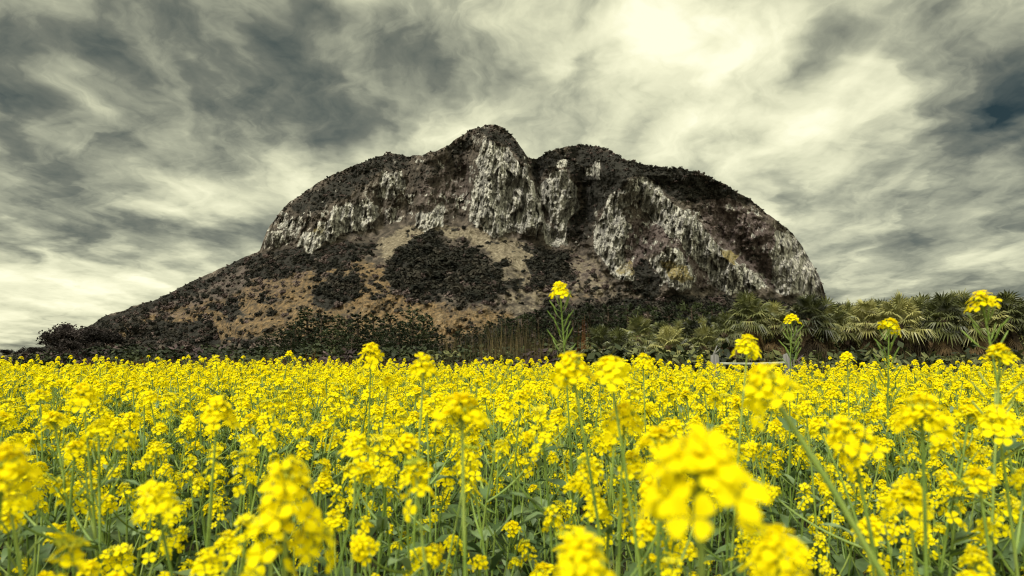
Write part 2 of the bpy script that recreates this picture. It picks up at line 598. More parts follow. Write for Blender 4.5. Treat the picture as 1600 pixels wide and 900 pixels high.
    c = mixc(t, thresh(sa.outputs[0], rk, 1.25, 0.40, 0.58), c, rockc)
    c = mixc(t, thresh(sb.outputs[1], fine, 1.0, 0.42, 0.62), c, lich)
    p = N(t, 'ShaderNodeBsdfPrincipled', i_Roughness=0.92)
    p.inputs['Specular IOR Level'].default_value = 0.15
    L(t, c, p.inputs['Base Color'])
    h = mth(t, 'ADD', mth(t, 'MULTIPLY', fine, 0.5), mth(t, 'MULTIPLY', crack, 1.0))
    bp = N(t, 'ShaderNodeBump', i_Strength=0.7, i_Distance=4.0)
    L(t, h, bp.inputs['Height'])
    L(t, bp.outputs[0], p.inputs['Normal'])
    L(t, p.outputs[0], out.inputs['Surface'])
    return m


M['ground'] = mat_ground()
M['mountain'] = mat_mountain()

# ------------------------------------------------------------------ ground: one sheet to the horizon


def build_ground():
    n_r, n_a = 90, 96
    rr = np.concatenate([[0.0], np.geomspace(0.6, 9000.0, n_r)])
    vs, fs = [(0, 0, 0)], []
    for i in range(1, n_r + 1):
        for k in range(n_a):
            a = 2 * PI * k / n_a
            r = rr[i]
            x, y = r * math.cos(a), r * math.sin(a)
            z = 0.03 * math.sin(x * 2.1 + 1.3 * math.cos(y * 1.7)) * min(1, r / 2) if r < 60 else 0.0
            vs.append((x, y, z))
    for k in range(n_a):
        fs.append((0, 1 + k, 1 + (k + 1) % n_a))
    for i in range(1, n_r):
        for k in range(n_a):
            a, b = 1 + (i - 1) * n_a + k, 1 + (i - 1) * n_a + (k + 1) % n_a
            fs.append((a, a + n_a, b + n_a, b))
    b = MB()
    b.add(vs, fs)
    o = b.build('ground', [M['ground']])
    tag(o, 'brown soil and dry turf under the flowers and trees', 'ground', kind='structure')


build_ground()

# ------------------------------------------------------------------ mountain
SIL = [(-80, 562), (-20, 556), (20, 553), (60, 544), (100, 528), (135, 510), (165, 494), (200, 482), (240, 468), (270, 455), (300, 440), (340, 421),
       (380, 403), (406, 391), (411, 378), (417, 362), (430, 341), (450, 319), (480, 296), (520, 273), (560, 256), (598, 241), (606, 238),
       (616, 241), (632, 243), (655, 241), (680, 238), (700, 228), (715, 216), (730, 207), (745, 199), (760, 195), (775, 195), (786, 200), (800, 212), (814, 229),
       (826, 246), (840, 248), (852, 241), (868, 234), (885, 229), (905, 227), (935, 230), (955, 237), (972, 247), (990, 254), (1015, 259),
       (1060, 263), (1098, 272), (1125, 285), (1155, 301), (1185, 321), (1215, 345), (1240, 366), (1254, 385), (1266, 406), (1278, 427),
       (1286, 448), (1291, 468), (1296, 500), (1300, 530), (1306, 562), (1330, 562)]
FOOT = [(-80, 562), (20, 553), (200, 482), (300, 440), (400, 392), (470, 392), (520, 380), (575, 372), (610, 352), (640, 352), (700, 350), (735, 350), (775, 368), (840, 378),
        (880, 385), (925, 400), (960, 432), (1000, 445), (1030, 462), (1090, 462), (1140, 455), (1200, 462), (1300, 480)]
ROCK = [  # outline, amount of bare rock
    ([(750, 222), (768, 228), (790, 234), (815, 258), (828, 262), (836, 300), (846, 345), (838, 374), (800, 360), (776, 370), (734, 347), (738, 300), (748, 255)], 1.0),
    ([(462, 392), (478, 362), (500, 342), (540, 322), (578, 314), (594, 338), (572, 366), (540, 362), (505, 380), (480, 394)], 0.72),
    ([(408, 394), (420, 360), (440, 338), (474, 338), (470, 375), (440, 388)], 0.50),
    ([(592, 268), (632, 260), (632, 305), (618, 312), (590, 302)], 0.66),
    ([(560, 285), (600, 278), (596, 318), (560, 312)], 0.34),
    ([(644, 334), (672, 326), (692, 318), (694, 354), (650, 360)], 0.72),
    ([(600, 330), (622, 326), (622, 350), (600, 352)], 0.5),
    ([(655, 270), (735, 255), (735, 325), (660, 318)], 0.30),
    ([(838, 290), (858, 275), (880, 266), (896, 285), (907, 318), (903, 330), (882, 362), (858, 345), (842, 320)], 0.72),
    ([(842, 345), (885, 360), (890, 392), (850, 378)], 0.66),
    ([(942, 322), (985, 279), (1008, 281), (1055, 316), (1088, 344), (1114, 374), (1140, 396), (1170, 425), (1198, 452), (1122, 452), (1080, 402), (1034, 352), (992, 314), (960, 328)], 1.0),
    ([(942, 322), (975, 330), (988, 360), (970, 395), (990, 440), (965, 432), (932, 396), (926, 368), (936, 338)], 0.9),
    ([(1012, 410), (1043, 386), (1066, 398), (1088, 440), (1062, 464), (1034, 442)], 0.85),
    ([(1210, 365), (1240, 366), (1278, 420), (1292, 470), (1212, 455), (1204, 410)], 0.66),
    ([(1120, 415), (1195, 430), (1200, 455), (1130, 455)], 0.5),
    ([(866, 246), (886, 246), (886, 262), (870, 264)], 0.7),
    ([(915, 258), (940, 256), (938, 278), (915, 276)], 0.62),
    ([(735, 205), (760, 210), (755, 235), (738, 235)], 0.45),
    ([(1085, 300), (1240, 372), (1230, 440), (1150, 420), (1100, 345)], 0.24),
]
SCREE = [([(598, 378), (640, 350), (735, 352), (790, 372), (855, 400), (905, 445), (850, 440), (780, 402), (722, 368), (662, 378), (625, 398), (598, 412)], 0.9),
         ([(760, 375), (840, 395), (880, 470), (800, 500), (770, 420)], 0.55), ([(880, 385), (930, 400), (960, 440), (980, 470), (900, 460)], 0.6),
         ([(470, 385), (600, 370), (600, 400), (480, 405)], 0.45), ([(560, 470), (800, 470), (780, 520), (560, 515)], 0.30)]
GRASS = [([(430, 405), (560, 395), (620, 430), (620, 480), (800, 485), (830, 520), (700, 540), (430, 530), (240, 545), (170, 520), (250, 480), (370, 455)], 0.75),
         ([(560, 455), (650, 462), (800, 500), (700, 525), (560, 505)], 0.95), ([(300, 480), (440, 455), (470, 520), (330, 540)], 0.75),
         ([(790, 390), (900, 420), (960, 470), (830, 480)], 0.5)]
BRUSH = [([(985, 335), (1040, 345), (1095, 400), (1130, 445), (1090, 450), (1060, 395), (1015, 400), (985, 430), (975, 390)], 0.95),
         ([(1085, 308), (1130, 300), (1200, 345), (1240, 385), (1215, 400), (1130, 400), (1095, 350)], 0.9),
         ([(860, 395), (930, 405), (960, 450), (880, 450)], 0.7), ([(1100, 400), (1215, 400), (1215, 450), (1140, 440)], 0.7),
         ([(200, 480), (410, 395), (520, 400), (470, 450), (260, 500)], 0.45), ([(655, 255), (740, 245), (740, 330), (640, 330)], 0.5)]
LICHEN = [([(1030, 410), (1065, 405), (1085, 440), (1055, 450)], 0.62), ([(1120, 385), (1155, 395), (1150, 412), (1125, 400)], 0.65), ([(960, 405), (990, 400), (990, 425), (965, 425)], 0.5),
          ([(485, 350), (505, 345), (505, 362), (485, 362)], 0.5)]
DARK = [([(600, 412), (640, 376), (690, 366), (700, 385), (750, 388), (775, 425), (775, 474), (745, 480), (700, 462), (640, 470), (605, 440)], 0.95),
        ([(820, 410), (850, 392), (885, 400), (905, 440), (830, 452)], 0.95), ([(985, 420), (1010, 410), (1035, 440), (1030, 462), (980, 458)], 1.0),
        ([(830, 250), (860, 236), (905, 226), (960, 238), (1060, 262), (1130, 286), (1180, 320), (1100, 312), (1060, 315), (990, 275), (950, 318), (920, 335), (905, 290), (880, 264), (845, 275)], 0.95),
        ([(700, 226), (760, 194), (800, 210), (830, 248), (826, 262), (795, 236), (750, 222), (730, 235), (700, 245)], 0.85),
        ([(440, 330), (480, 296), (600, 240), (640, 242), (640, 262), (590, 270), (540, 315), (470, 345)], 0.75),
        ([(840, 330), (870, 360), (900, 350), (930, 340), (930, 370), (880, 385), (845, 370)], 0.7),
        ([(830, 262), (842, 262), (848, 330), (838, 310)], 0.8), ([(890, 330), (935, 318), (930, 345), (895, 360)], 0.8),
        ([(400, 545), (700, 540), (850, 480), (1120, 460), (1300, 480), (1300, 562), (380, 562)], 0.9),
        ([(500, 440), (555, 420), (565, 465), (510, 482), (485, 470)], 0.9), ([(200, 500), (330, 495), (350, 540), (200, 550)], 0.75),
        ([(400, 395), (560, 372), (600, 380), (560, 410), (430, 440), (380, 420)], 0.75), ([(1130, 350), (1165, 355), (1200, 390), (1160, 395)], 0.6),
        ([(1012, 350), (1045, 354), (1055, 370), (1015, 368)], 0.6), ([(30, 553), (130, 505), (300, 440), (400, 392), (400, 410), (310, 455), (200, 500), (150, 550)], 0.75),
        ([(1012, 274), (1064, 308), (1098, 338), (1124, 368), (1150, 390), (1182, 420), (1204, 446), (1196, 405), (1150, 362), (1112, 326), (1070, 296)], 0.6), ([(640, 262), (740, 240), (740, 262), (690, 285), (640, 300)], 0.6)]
BULGE = [  # ridge line in the rock, half width, metres towards the viewer
    ([(765, 225), (760, 300), (770, 360)], 16, 24), ([(815, 262), (830, 340)], 18, 16), ([(985, 280), (1050, 325), (1105, 380), (1190, 448)], 22, 20),
    ([(985, 281), (945, 325), (938, 370), (975, 430)], 20, 16), ([(1043, 390), (1060, 440)], 20, 28), ([(880, 268), (895, 320)], 12, 14), ([(615, 262), (620, 305)], 12, 10),
    ([(545, 325), (540, 360)], 30, 12), ([(490, 345), (480, 390)], 16, 10), ([(1200, 345), (1240, 450)], 25, 20), ([(690, 365), (700, 480)], 50, 14),
    ([(842, 250), (845, 320), (870, 370)], 10, -30), ([(915, 300), (910, 400)], 18, -18), ([(640, 250), (640, 330)], 10, -10), ([(1120, 330), (1190, 440)], 20, -16),
    ([(1020, 350), (1045, 385)], 20, -6), ([(725, 240), (728, 340)], 9, -12), ([(590, 300), (600, 350)], 9, -10),
]


def build_mountain():
    cols = np.arange(-70, 1322, 1.1)
    nv = 420
    sil = np.interp(cols, *zip(*SIL))
    sil = sil + (fbm(cols / 16.0, cols * 0, 4, 5, 0.6) - 0.5) * 7.0 * np.clip((562 - sil) / 60, 0, 1)
    foot = np.interp(cols, *zip(*FOOT))
    v = np.linspace(0, 1, nv)[:, None]
    PY = 562.0 + (sil[None, :] - 562.0) * v
    PX = np.broadcast_to(cols[None, :], PY.shape).copy()
    # irregular outlines for the cover of rock, scree, grass and scrub
    wx = PX + (fbm(PX / 18, PY / 18, 4, 21) - 0.5) * 20
    wy = PY + (fbm(PX / 18, PY / 18, 4, 22) - 0.5) * 24

    def raster(polys, soft=1):
        a = np.zeros(PX.shape)
        for poly, amt in polys:
            a = np.maximum(a, inpoly(wx, wy, poly) * amt)
        return blur(blur(a, soft, 1), soft * 2, 0)

    rock, scree, grass = raster(ROCK), raster(SCREE, 3), raster(GRASS, 5)
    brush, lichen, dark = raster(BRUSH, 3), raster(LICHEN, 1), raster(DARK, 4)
    # scattered outcrops on the upper mountain
    upper = np.clip((foot[None, :] - PY) / 12.0, 0, 1)
    spots = np.clip((fbm(PX / 7, PY / 9, 4, 44) - 0.55) * 6, 0, 1) * upper
    rock = np.maximum(rock, spots * 0.62 * (1 - 0.55 * dark))
    rock = np.maximum(rock, upper * 0.29 * (1 - 0.85 * dark))
    low = np.clip((PY - foot[None, :]) / 12.0, 0, 1)
    patch = np.clip((fbm(PX / 26, PY / 13, 4, 61) - 0.54) * 7, 0, 1) * low * np.clip((1000 - PX) / 150, 0, 1)
    clear = blur(inpoly(wx, wy, [(430, 452), (560, 470), (690, 474), (840, 492), (800, 548), (420, 548)]) * 1.0, 3, 1)
    patch = patch * (1 - .65 * clear)
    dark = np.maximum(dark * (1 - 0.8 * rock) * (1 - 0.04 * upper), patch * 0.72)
    grass = grass * (1 - 0.7 * patch)

    # distance, found by climbing every column of the picture with the local steepness of the ground
    steep = 0.62 + upper * 0.55 + upper * blur(blur(brush, 4, 1), 8, 0) * 1.6 + blur(blur(rock, 4, 1), 8, 0) * 2.6
    steep = np.maximum(blur(blur(steep, 6, 1), 6, 0), 0.6)
    T = np.zeros(PY.shape)
    b = (450.0 - PY) / F
    c, s = math.cos(PITCH), math.sin(PITCH)
    T = (s + b * c) / (c - b * s)
    u = np.clip((cols - 830.0) / 480.0, -1.0, 1.0)
    y0 = np.interp(cols, [-80, 200, 400, 700, 1000, 1200, 1320], [760, 680, 620, 600, 620, 690, 800])
    y0 = y0 + 120 * (1 - np.sqrt(np.maximum(1 - np.abs(u) ** 2.6, 0.0)))
    lnY = np.zeros(PY.shape)
    dT = np.diff(T, axis=0)
    inc = dT / np.maximum(0.5 * (steep[1:] + steep[:-1]) - T[1:], 0.16)
    lnY[1:] = np.cumsum(inc, axis=0)
    Y = y0[None, :] * np.exp(np.clip(lnY, 0, 0.85))
    Y = blur(Y, 9, 1)
    for pts, w, amt in BULGE:
        Y = Y - amt * np.exp(-(linedist(PX, PY, pts) / w) ** 2)
    # the diagonal buttress: ground right of its crest falls back into a gully, likewise left of its western rib
    def crest(pts, side, depth, fall):
        out = np.zeros(PX.shape)
        ys = [p[1] for p in pts]
        xs = np.interp(PY, ys, [p[0] for p in pts])
        xs = xs + (fbm(PY / 15, PX * 0 + depth, 4, 91, .6) - .5) * 16
        sd = (PX - xs) * side + (fbm(PX / 7, PY / 9, 3, 93) - .5) * 11
        t = np.clip(sd / 18.0, 0, 1)
        on = np.clip((PY - ys[0] + 6) / 14, 0, 1)
        return depth * t * t * (3 - 2 * t) * np.exp(-np.maximum(sd, 0) / fall) * on
    Y = Y + crest([(1004, 280), (1055, 318), (1086, 344), (1112, 374), (1138, 396), (1168, 425), (1196, 452)], 1, 42, 60)
    Y = Y + crest([(982, 280), (946, 320), (932, 350), (926, 372), (934, 400), (968, 434)], -1, 40, 45)
    Y = Y + crest([(748, 225), (742, 270), (734, 330), (734, 360)], -1, 26, 40) + crest([(818, 235), (832, 290), (842, 372)], 1, 34, 26)
    edge = np.clip(v * 8, 0, 1)
    Y = Y + (fbm(PX / 70, PY / 55, 4, 1) - 0.5) * 60 * edge
    Y = Y + (fbm(PX / 16, PY / 16, 4, 2) - 0.5) * 18 * edge
    # fluted, cracked cliffs
    fl = 1 - np.abs(2 * fbm((PX + 0.25 * PY) / 8.0, PY / 46.0, 4, 7, 0.6) - 1)
    fl2 = fbm(PX / 3.2, PY / 16.0, 3, 9)
    Y = Y + blur(blur(rock, 2, 1), 3, 0) * ((0.75 - fl) * 14 + (fl2 - 0.5) * 8 + (cells(PX + .12 * PY, PY, 11.0, 44.0, 71) - .5) * 26 + (cells(PX + .2 * PY, PY, 5.0, 22.0, 72) - .5) * 10 + (cells(PX + .1 * PY, PY, 2.8, 8.0, 73) - .5) * 7)
    Y = Y + (fbm(PX / 4, PY / 4, 3, 3) - 0.5) * 6 * edge * (1 - rock)

    DX = (PX - 800.0) / F / (c - b * s)
    X, Z = DX * Y, CAMZ + T * Y
    # far side: falls away behind the ridge
    nb = 26
    kb = (np.arange(1, nb + 1) / nb)[:, None]
    yr, xr, zr = Y[-1:], X[-1:], Z[-1:]
    Yb = yr + 420 * kb
    Zb = zr * (1 - kb ** 1.7) - 6 * kb - 40 * kb * (zr > 40)
    Xb = xr + 0 * kb
    X, Y, Z = np.vstack([X, Xb]), np.vstack([Y, Yb]), np.vstack([Z, np.minimum(Zb, zr)])
    nr, nc = X.shape
    co = np.stack([X, Y, Z], -1).reshape(-1, 3).astype(np.float32)
    idx = np.arange(nr * nc).reshape(nr, nc)
    q = np.stack([idx[:-1, :-1], idx[:-1, 1:], idx[1:, 1:], idx[1:, :-1]], -1).reshape(-1, 4)
    me = bpy.data.meshes.new('mountain')
    me.vertices.add(len(co))
    me.vertices.foreach_set('co', co.ravel())
    me.loops.add(q.size)
    me.loops.foreach_set('vertex_index', q.ravel().astype(np.int32))
    me.polygons.add(len(q))
    me.polygons.foreach_set('loop_start', np.arange(0, q.size, 4, dtype=np.int32))
    me.polygons.foreach_set('loop_total', np.full(len(q), 4, np.int32))
    me.polygons.foreach_set('use_smooth', np.ones(len(q), bool))
    me.update(calc_edges=True)
    me.validate()

    def attr(name, *chs):
        a = me.attributes.new(name, 'FLOAT_COLOR', 'POINT')
        pad = lambda g: np.vstack([g, np.repeat(g[-1:], nb, 0)])
        d = np.stack([pad(g) for g in chs] + [np.ones((nr, nc))], -1).astype(np.float32)
        a.data.foreach_set('color', d.ravel())

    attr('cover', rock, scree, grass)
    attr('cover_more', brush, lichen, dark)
    me.materials.append(M['mountain'])
    o = bpy.data.objects.new('mountain', me)
    COL.objects.link(o)
    tag(o, 'steep grey rocky mountain with bare cliffs and brown lower slopes', 'mountain', kind='structure')
    return dict(PX=PX, PY=PY, X=X[:nv], Y=Y[:nv], Z=Z[:nv], rock=rock, dark=dark, brush=brush, grass=grass, scree=scree, upper=upper, low=low, patch=patch, sil=sil, clear=clear)


MT = build_mountain()

# ------------------------------------------------------------------ scattering of uncountable stuff (geometry nodes)


def scatter(name, protos, pos, rot, scl, which, label, cat):
    pc = bpy.data.collections.new(name + '_kinds')
    for o in protos:
        pc.objects.link(o)
    me = bpy.data.meshes.new(name)
    me.vertices.add(len(pos))
    me.vertices.foreach_set('co', np.asarray(pos, np.float32).ravel())
    for nm, ty, key, arr in (('rot', 'FLOAT_VECTOR', 'vector', rot), ('scl', 'FLOAT_VECTOR', 'vector', scl), ('which', 'INT', 'value', which)):
        a = me.attributes.new(nm, ty, 'POINT')
        a.data.foreach_set(key, np.asarray(arr, np.int32 if ty == 'INT' else np.float32).ravel())
    me.update()
    o = bpy.data.objects.new(name, me)
    COL.objects.link(o)
    ng = bpy.data.node_groups.new(name, 'GeometryNodeTree')
    ng.interface.new_socket('Geometry', in_out='INPUT', socket_type='NodeSocketGeometry')
    ng.interface.new_socket('Geometry', in_out='OUTPUT', socket_type='NodeSocketGeometry')
    gi, go = ng.nodes.new('NodeGroupInput'), ng.nodes.new('NodeGroupOutput')
    ci = ng.nodes.new('GeometryNodeCollectionInfo')
    ci.inputs['Collection'].default_value = pc
    ci.inputs['Separate Children'].default_value = True
    ci.inputs['Reset Children'].default_value = True
    ip = ng.nodes.new('GeometryNodeInstanceOnPoints')
    ip.inputs['Pick Instance'].default_value = True
    ng.links.new(gi.outputs[0], ip.inputs['Points'])
    ng.links.new(ci.outputs[0], ip.inputs['Instance'])
    for nm, ty, sock in (('rot', 'FLOAT_VECTOR', 'Rotation'), ('scl', 'FLOAT_VECTOR', 'Scale'), ('which', 'INT', 'Instance Index')):
        na = ng.nodes.new('GeometryNodeInputNamedAttribute')
        na.data_type = ty
        na.inputs['Name'].default_value = nm
        ng.links.new(na.outputs['Attribute'], ip.inputs[sock])
    ng.links.new(ip.outputs[0], go.inputs[0])
    md = o.modifiers.new('scatter', 'NODES')
    md.node_group = ng
    tag(o, label, cat, kind='stuff')
    return o


def leaf_clump(rng, n, lobes, size, flat=0.8, m=0, blade=1.0):
    """loose volume of leaf-sized faces in several unequal lobes (radius about 1)"""
    b = MB()
    cs = [(Vector((0, 0, 0.5)), 0.62)]
    for _ in range(lobes):
        a, r = rng.uniform(0, 2 * PI), rng.uniform(0.25, 0.7)
        cs.append((Vector((r * math.cos(a), r * math.sin(a), rng.uniform(0.15, 0.95) * flat)), rng.uniform(0.25, 0.5)))
    for _ in range(n):
        c, r = rng.choice(cs)
        d = Vector((rng.gauss(0, 1), rng.gauss(0, 1), rng.gauss(0, 1) + 0.25)).normalized()
        p = c + d * r * rng.uniform(0.55, 1.08)
        p.z = max(p.z, 0.0)
        nrm = (d + Vector((rng.gauss(0, .5), rng.gauss(0, .5), rng.gauss(0, .5) + .4))).normalized()
        u = nrm.cross(Vector((rng.gauss(0, 1), rng.gauss(0, 1), rng.gauss(0, 1)))).normalized()
        w = nrm.cross(u)
        s = size * rng.uniform(0.6, 1.3)
        b.add([p - u * s * blade, p + w * s * .55, p + u * s * blade, p - w * s * .55], [(0, 1, 2, 3)], m, False)
    return b


def build_mountain_shrubs():
    rng = random.Random(4)
    nr = np.random.default_rng(8)
    protos = []
    for k in range(4):
        protos.append(leaf_clump(rng, 170, 5, 0.24).build('shrub_a%d' % k, [M['shrub']], link=False))
    for k in range(2):
        protos.append(leaf_clump(rng, 150, 5, 0.26).build('shrub_b%d' % k, [M['brush']], link=False))
    D = np.clip(MT['dark'] * 1.0 + MT['upper'] * 0.22 + MT['low'] * 0.15 + MT['brush'] * 0.25 - MT['rock'] * 1.0 - MT['scree'] * 0.25, 0, 1)
    D = D + 0.6 * ((MT['PY'] - MT['sil'][None, :]) < 7) * (MT['PX'] > 430)
    D = D * (1 - .6 * MT['clear'])
    D = D * (MT['PY'] < 560) * (MT['PX'] > 10) * (MT['PX'] < 1292)
    # rows are closer together where a column is short: weigh by the row height
    D = D * np.abs(np.gradient(MT['PY'], axis=0))
    p = (D / D.sum()).ravel()
    n = 11000
    pick = nr.choice(p.size, n, replace=False, p=p)
    g = lambda k: MT[k].ravel()[pick]
    pos = np.stack([g('X'), g('Y'), g('Z')], -1)
    size = np.clip(np.exp(nr.normal(.62, .48, n)), .8, 6.0) * np.where(g('low') > 0.5, 1.25, 0.8)
    near_top = (g('PY') - np.broadcast_to(MT['sil'][None, :], MT['PY'].shape).ravel()[pick]) < 8
    size = np.where(near_top, nr.uniform(0.9, 2.1, n) * np.where((g('PX') > 850) & (g('PX') < 1210), 1.45, 1.1), size)
    grove = (g('low') > 0.5) & (g('dark') > 0.85)
    size = np.where(grove, size * nr.uniform(0.9, 1.9, n), size)
    pos[:, 2] -= size * 0.25
    scl = np.stack([size * nr.uniform(0.9, 1.4, n), size * nr.uniform(0.9, 1.3, n), size * nr.uniform(0.75, 1.15, n)], -1)
    rot = np.stack([np.zeros(n), np.zeros(n), nr.uniform(0, 6.28, n)], -1)
    which = np.where(nr.random(n) < 0.22 - 0.16 * (g('dark') > .8) + 0.6 * g('brush') * (g('dark') < 0.5), nr.integers(4, 6, n), nr.integers(0, 4, n))
    scatter('mountain_shrubs', protos, pos, rot, scl, which, 'dark evergreen shrubs and bare brush covering the mountain slopes', 'shrubs')


build_mountain_shrubs()

# ------------------------------------------------------------------ palms


def fan_frond(b, rng, base, az, elev, plen, rad, m, droop=0.25):
    d = Vector((math.cos(az) * math.cos(elev), math.sin(az) * math.cos(elev), math.sin(elev)))
    side = Vector((-math.sin(az), math.cos(az), 0))
    up = side.cross(d) * -1 if elev < PI / 2 else side.cross(d)
    up = d.cross(side) * -1
    if up.z < 0:
        up = -up
    tip = base + d * plen + Vector((0, 0, -plen * 0.10))
    b.tube([base, base + d * plen * .5 + Vector((0, 0, plen * .02)), tip], [0.022, 0.016, 0.012], 3, m)
    nseg = rng.randint(15, 19)
    span = R(rng.uniform(210, 270))
    for k in range(nseg):
        a = -span / 2 + span * k / (nseg - 1)
        q = (d * math.cos(a) + side * math.sin(a)).normalized()
        ln = rad * (1 - 0.18 * abs(a) / (span / 2)) * rng.uniform(0.88, 1.08)
        w = (q.cross(up)).normalized() * rad * span / nseg * 0.22
        m1 = tip + q * ln * .55 + up * ln * 0.05
        e = tip + q * ln + Vector((0, 0, -droop * ln * rng.uniform(.7, 1.5)))
        fold = up * rad * 0.03
        b.add([tip, m1 + w - fold, m1 + fold, m1 - w - fold, e], [(0, 1, 2), (0, 2, 3), (1, 4, 2), (2, 4, 3)], 0 if m is None else m, False)


def make_palm(rng, H, nfr, spread):
    root = empty('palm_tree')
    b = MB()
    lean = Vector((rng.uniform(-.12, .12), rng.uniform(-.12, .12), 0)) * H
    pts = bez((0, 0, -0.05), (lean.x * .2, lean.y * .2, H * .5), (lean.x, lean.y, H), 9)
    b.tube(pts, [0.16 + 0.05 * (i % 2) * .5 - 0.006 * i for i in range(9)], 8, 0, True)
    for i in range(60):                                   # old frond stubs on the fibre
        t = rng.uniform(.15, .98)
        p = pts[min(8, int(t * 8))].lerp(pts[min(8, int(t * 8) + 1)], (t * 8) % 1)
        a = rng.uniform(0, 2 * PI)
        q = Vector((math.cos(a), math.sin(a), 0))
        b.tube([p + q * .13, p + q * .24 + Vector((0, 0, .12))], [.03, .012], 3, 0)
    b.build('trunk', [M['palm_trunk']], root)
    top = Vector(pts[-1])
    g = MB()
    for i in range(nfr):
        t = i / nfr
        el = R(86 - 112 * t + rng.uniform(-12, 12))
        fan_frond(g, rng, top + Vector((0, 0, .05 - .25 * t)), i * 2.39996 + rng.uniform(-.2, .2), el, spread * rng.uniform(.35, .62), spread * rng.uniform(.38, .56), 0, .12 + .35 * t)
    g.build('crown', [M['palm']], root)
    dd = MB()
    for i in range(int(nfr * .5)):
        el = R(rng.uniform(-89, -50))
        fan_frond(dd, rng, top + Vector((0, 0, -.25 - rng.uniform(0, .4) * H * .5)), rng.uniform(0, 2 * PI), el, spread * rng.uniform(.3, .6), spread * rng.uniform(.35, .6), 0, .7)
    dd.build('dead_fronds', [M['palm_dead']], root)
    return root


def build_palms():
    rng = random.Random(31)
    protos = [make_palm(rng, h, n, s) for h, n, s in ((2.55, 34, 1.15), (2.2, 30, 1.05), (2.8, 38, 1.2), (1.6, 28, 1.0), (2.3, 26, 1.2))]
    HT = [3.75, 3.25, 4.0, 2.65, 3.5]        # height of the crown's top
    used = [False] * 5
    row = []                                  # px, py of crown top, distance, label
    own = {
        1165: 'palm with a rounded crown standing highest left of the cliff edge',
        1248: 'palm whose crown overlaps the right foot of the cliff',
        1290: 'palm just right of the mountain edge, first against the sky',
        1420: 'palm against the sky between the two tall flower stalks at right',
        1465: 'tallest palm of the row against the sky',
        1590: 'palm cut by the picture edge at the right end of the row',
        1003: 'low pale green palm left of the wooden fence',
        940: 'small pale palm at the left end of the palm row',
        965: 'second palm from the left end of the palm row, low and pale',
        1040: 'low olive palm between the pale palm and the left fence post',
        1072: 'low palm second to the left of the left fence post',
        1100: 'low palm directly behind and left of the left fence post',
        1130: 'middle-sized palm just right of the left fence post',
        1196: 'palm above the fence rail, right of the rounded high palm',
        1222: 'palm just left of the slim flower stalk above the fence',
        1318: 'second palm against the sky from the mountain edge',
        1345: 'third palm against the sky from the mountain edge',
        1372: 'palm immediately left of the leaning flower head on the pod stalk',
        1396: 'palm directly behind the leaning flower head on the pod stalk',
        1443: 'palm just left of the tallest palm against the sky',
        1490: 'palm just right of the tallest palm against the sky',
        1512: 'palm just left of the tall flat-topped flower stalk',
        1540: 'palm directly behind the tall flat-topped flower stalk',
        1566: 'second palm from the right picture edge, past the flat-topped stalk',
    }
    for px, py, d in [(940, 500, 30), (965, 505, 26), (1003, 486, 29), (1040, 498, 27), (1072, 492, 31), (1100, 500, 27), (1130, 480, 30), (1165, 450, 27), (1196, 470, 31),
                      (1222, 462, 29), (1248, 446, 26), (1290, 464, 27), (1318, 468, 30), (1345, 458, 28), (1372, 466, 31), (1396, 456, 27), (1420, 458, 29), (1443, 452, 31),
                      (1465, 448, 27), (1490, 453, 30), (1512, 460, 28), (1540, 452, 27), (1566, 456, 30), (1590, 449, 27), (1625, 452, 28),
                      (1655, 455, 29), (1690, 450, 28)]:
        row.append((px, py, d, own.get(px, 'fan palm with hanging brown dead fronds in the front rank of the palm row')))
    r2 = random.Random(9)
    for px in range(1000, 1700, 24):          # second rank
        top = np.interp(px, [990, 1120, 1180, 1300, 1700], [505, 490, 474, 472, 464])
        row.append((px + r2.uniform(-10, 10), top + r2.uniform(-5, 9), r2.uniform(33, 38), 'back-rank palm half hidden by the front palms, %s from the left' % ORD[(px - 1000) // 24] if px < 1610 else 'back-rank palm beyond the right picture edge'))
    for i, (px, py, d, lab) in enumerate(row):
        p = at(px, py, d)
        k = min(range(5), key=lambda q: abs(HT[q] - p.z) + r2.uniform(0, 0.9))
        sc = p.z / HT[k]
        if not used[k]:
            o = protos[k]
            o.location, o.rotation_euler, o.scale = (p.x, d, 0), (0, 0, r2.uniform(0, 6.28)), (sc, sc, sc)
            used[k] = True
        else:
            o = dup(protos[k], (p.x, d, 0), r2.uniform(0, 6.28), (sc, sc, sc * r2.uniform(.97, 1.03)))
        tag(o, lab, 'palm', 'fan palms along the far side of the field')
    for k in range(5):
        if not used[k]:
            for c in list(protos[k].children):
                bpy.data.objects.remove(c)
            bpy.data.objects.remove(protos[k])


build_palms()

# ------------------------------------------------------------------ dark pines and leafy trees at the mountain foot


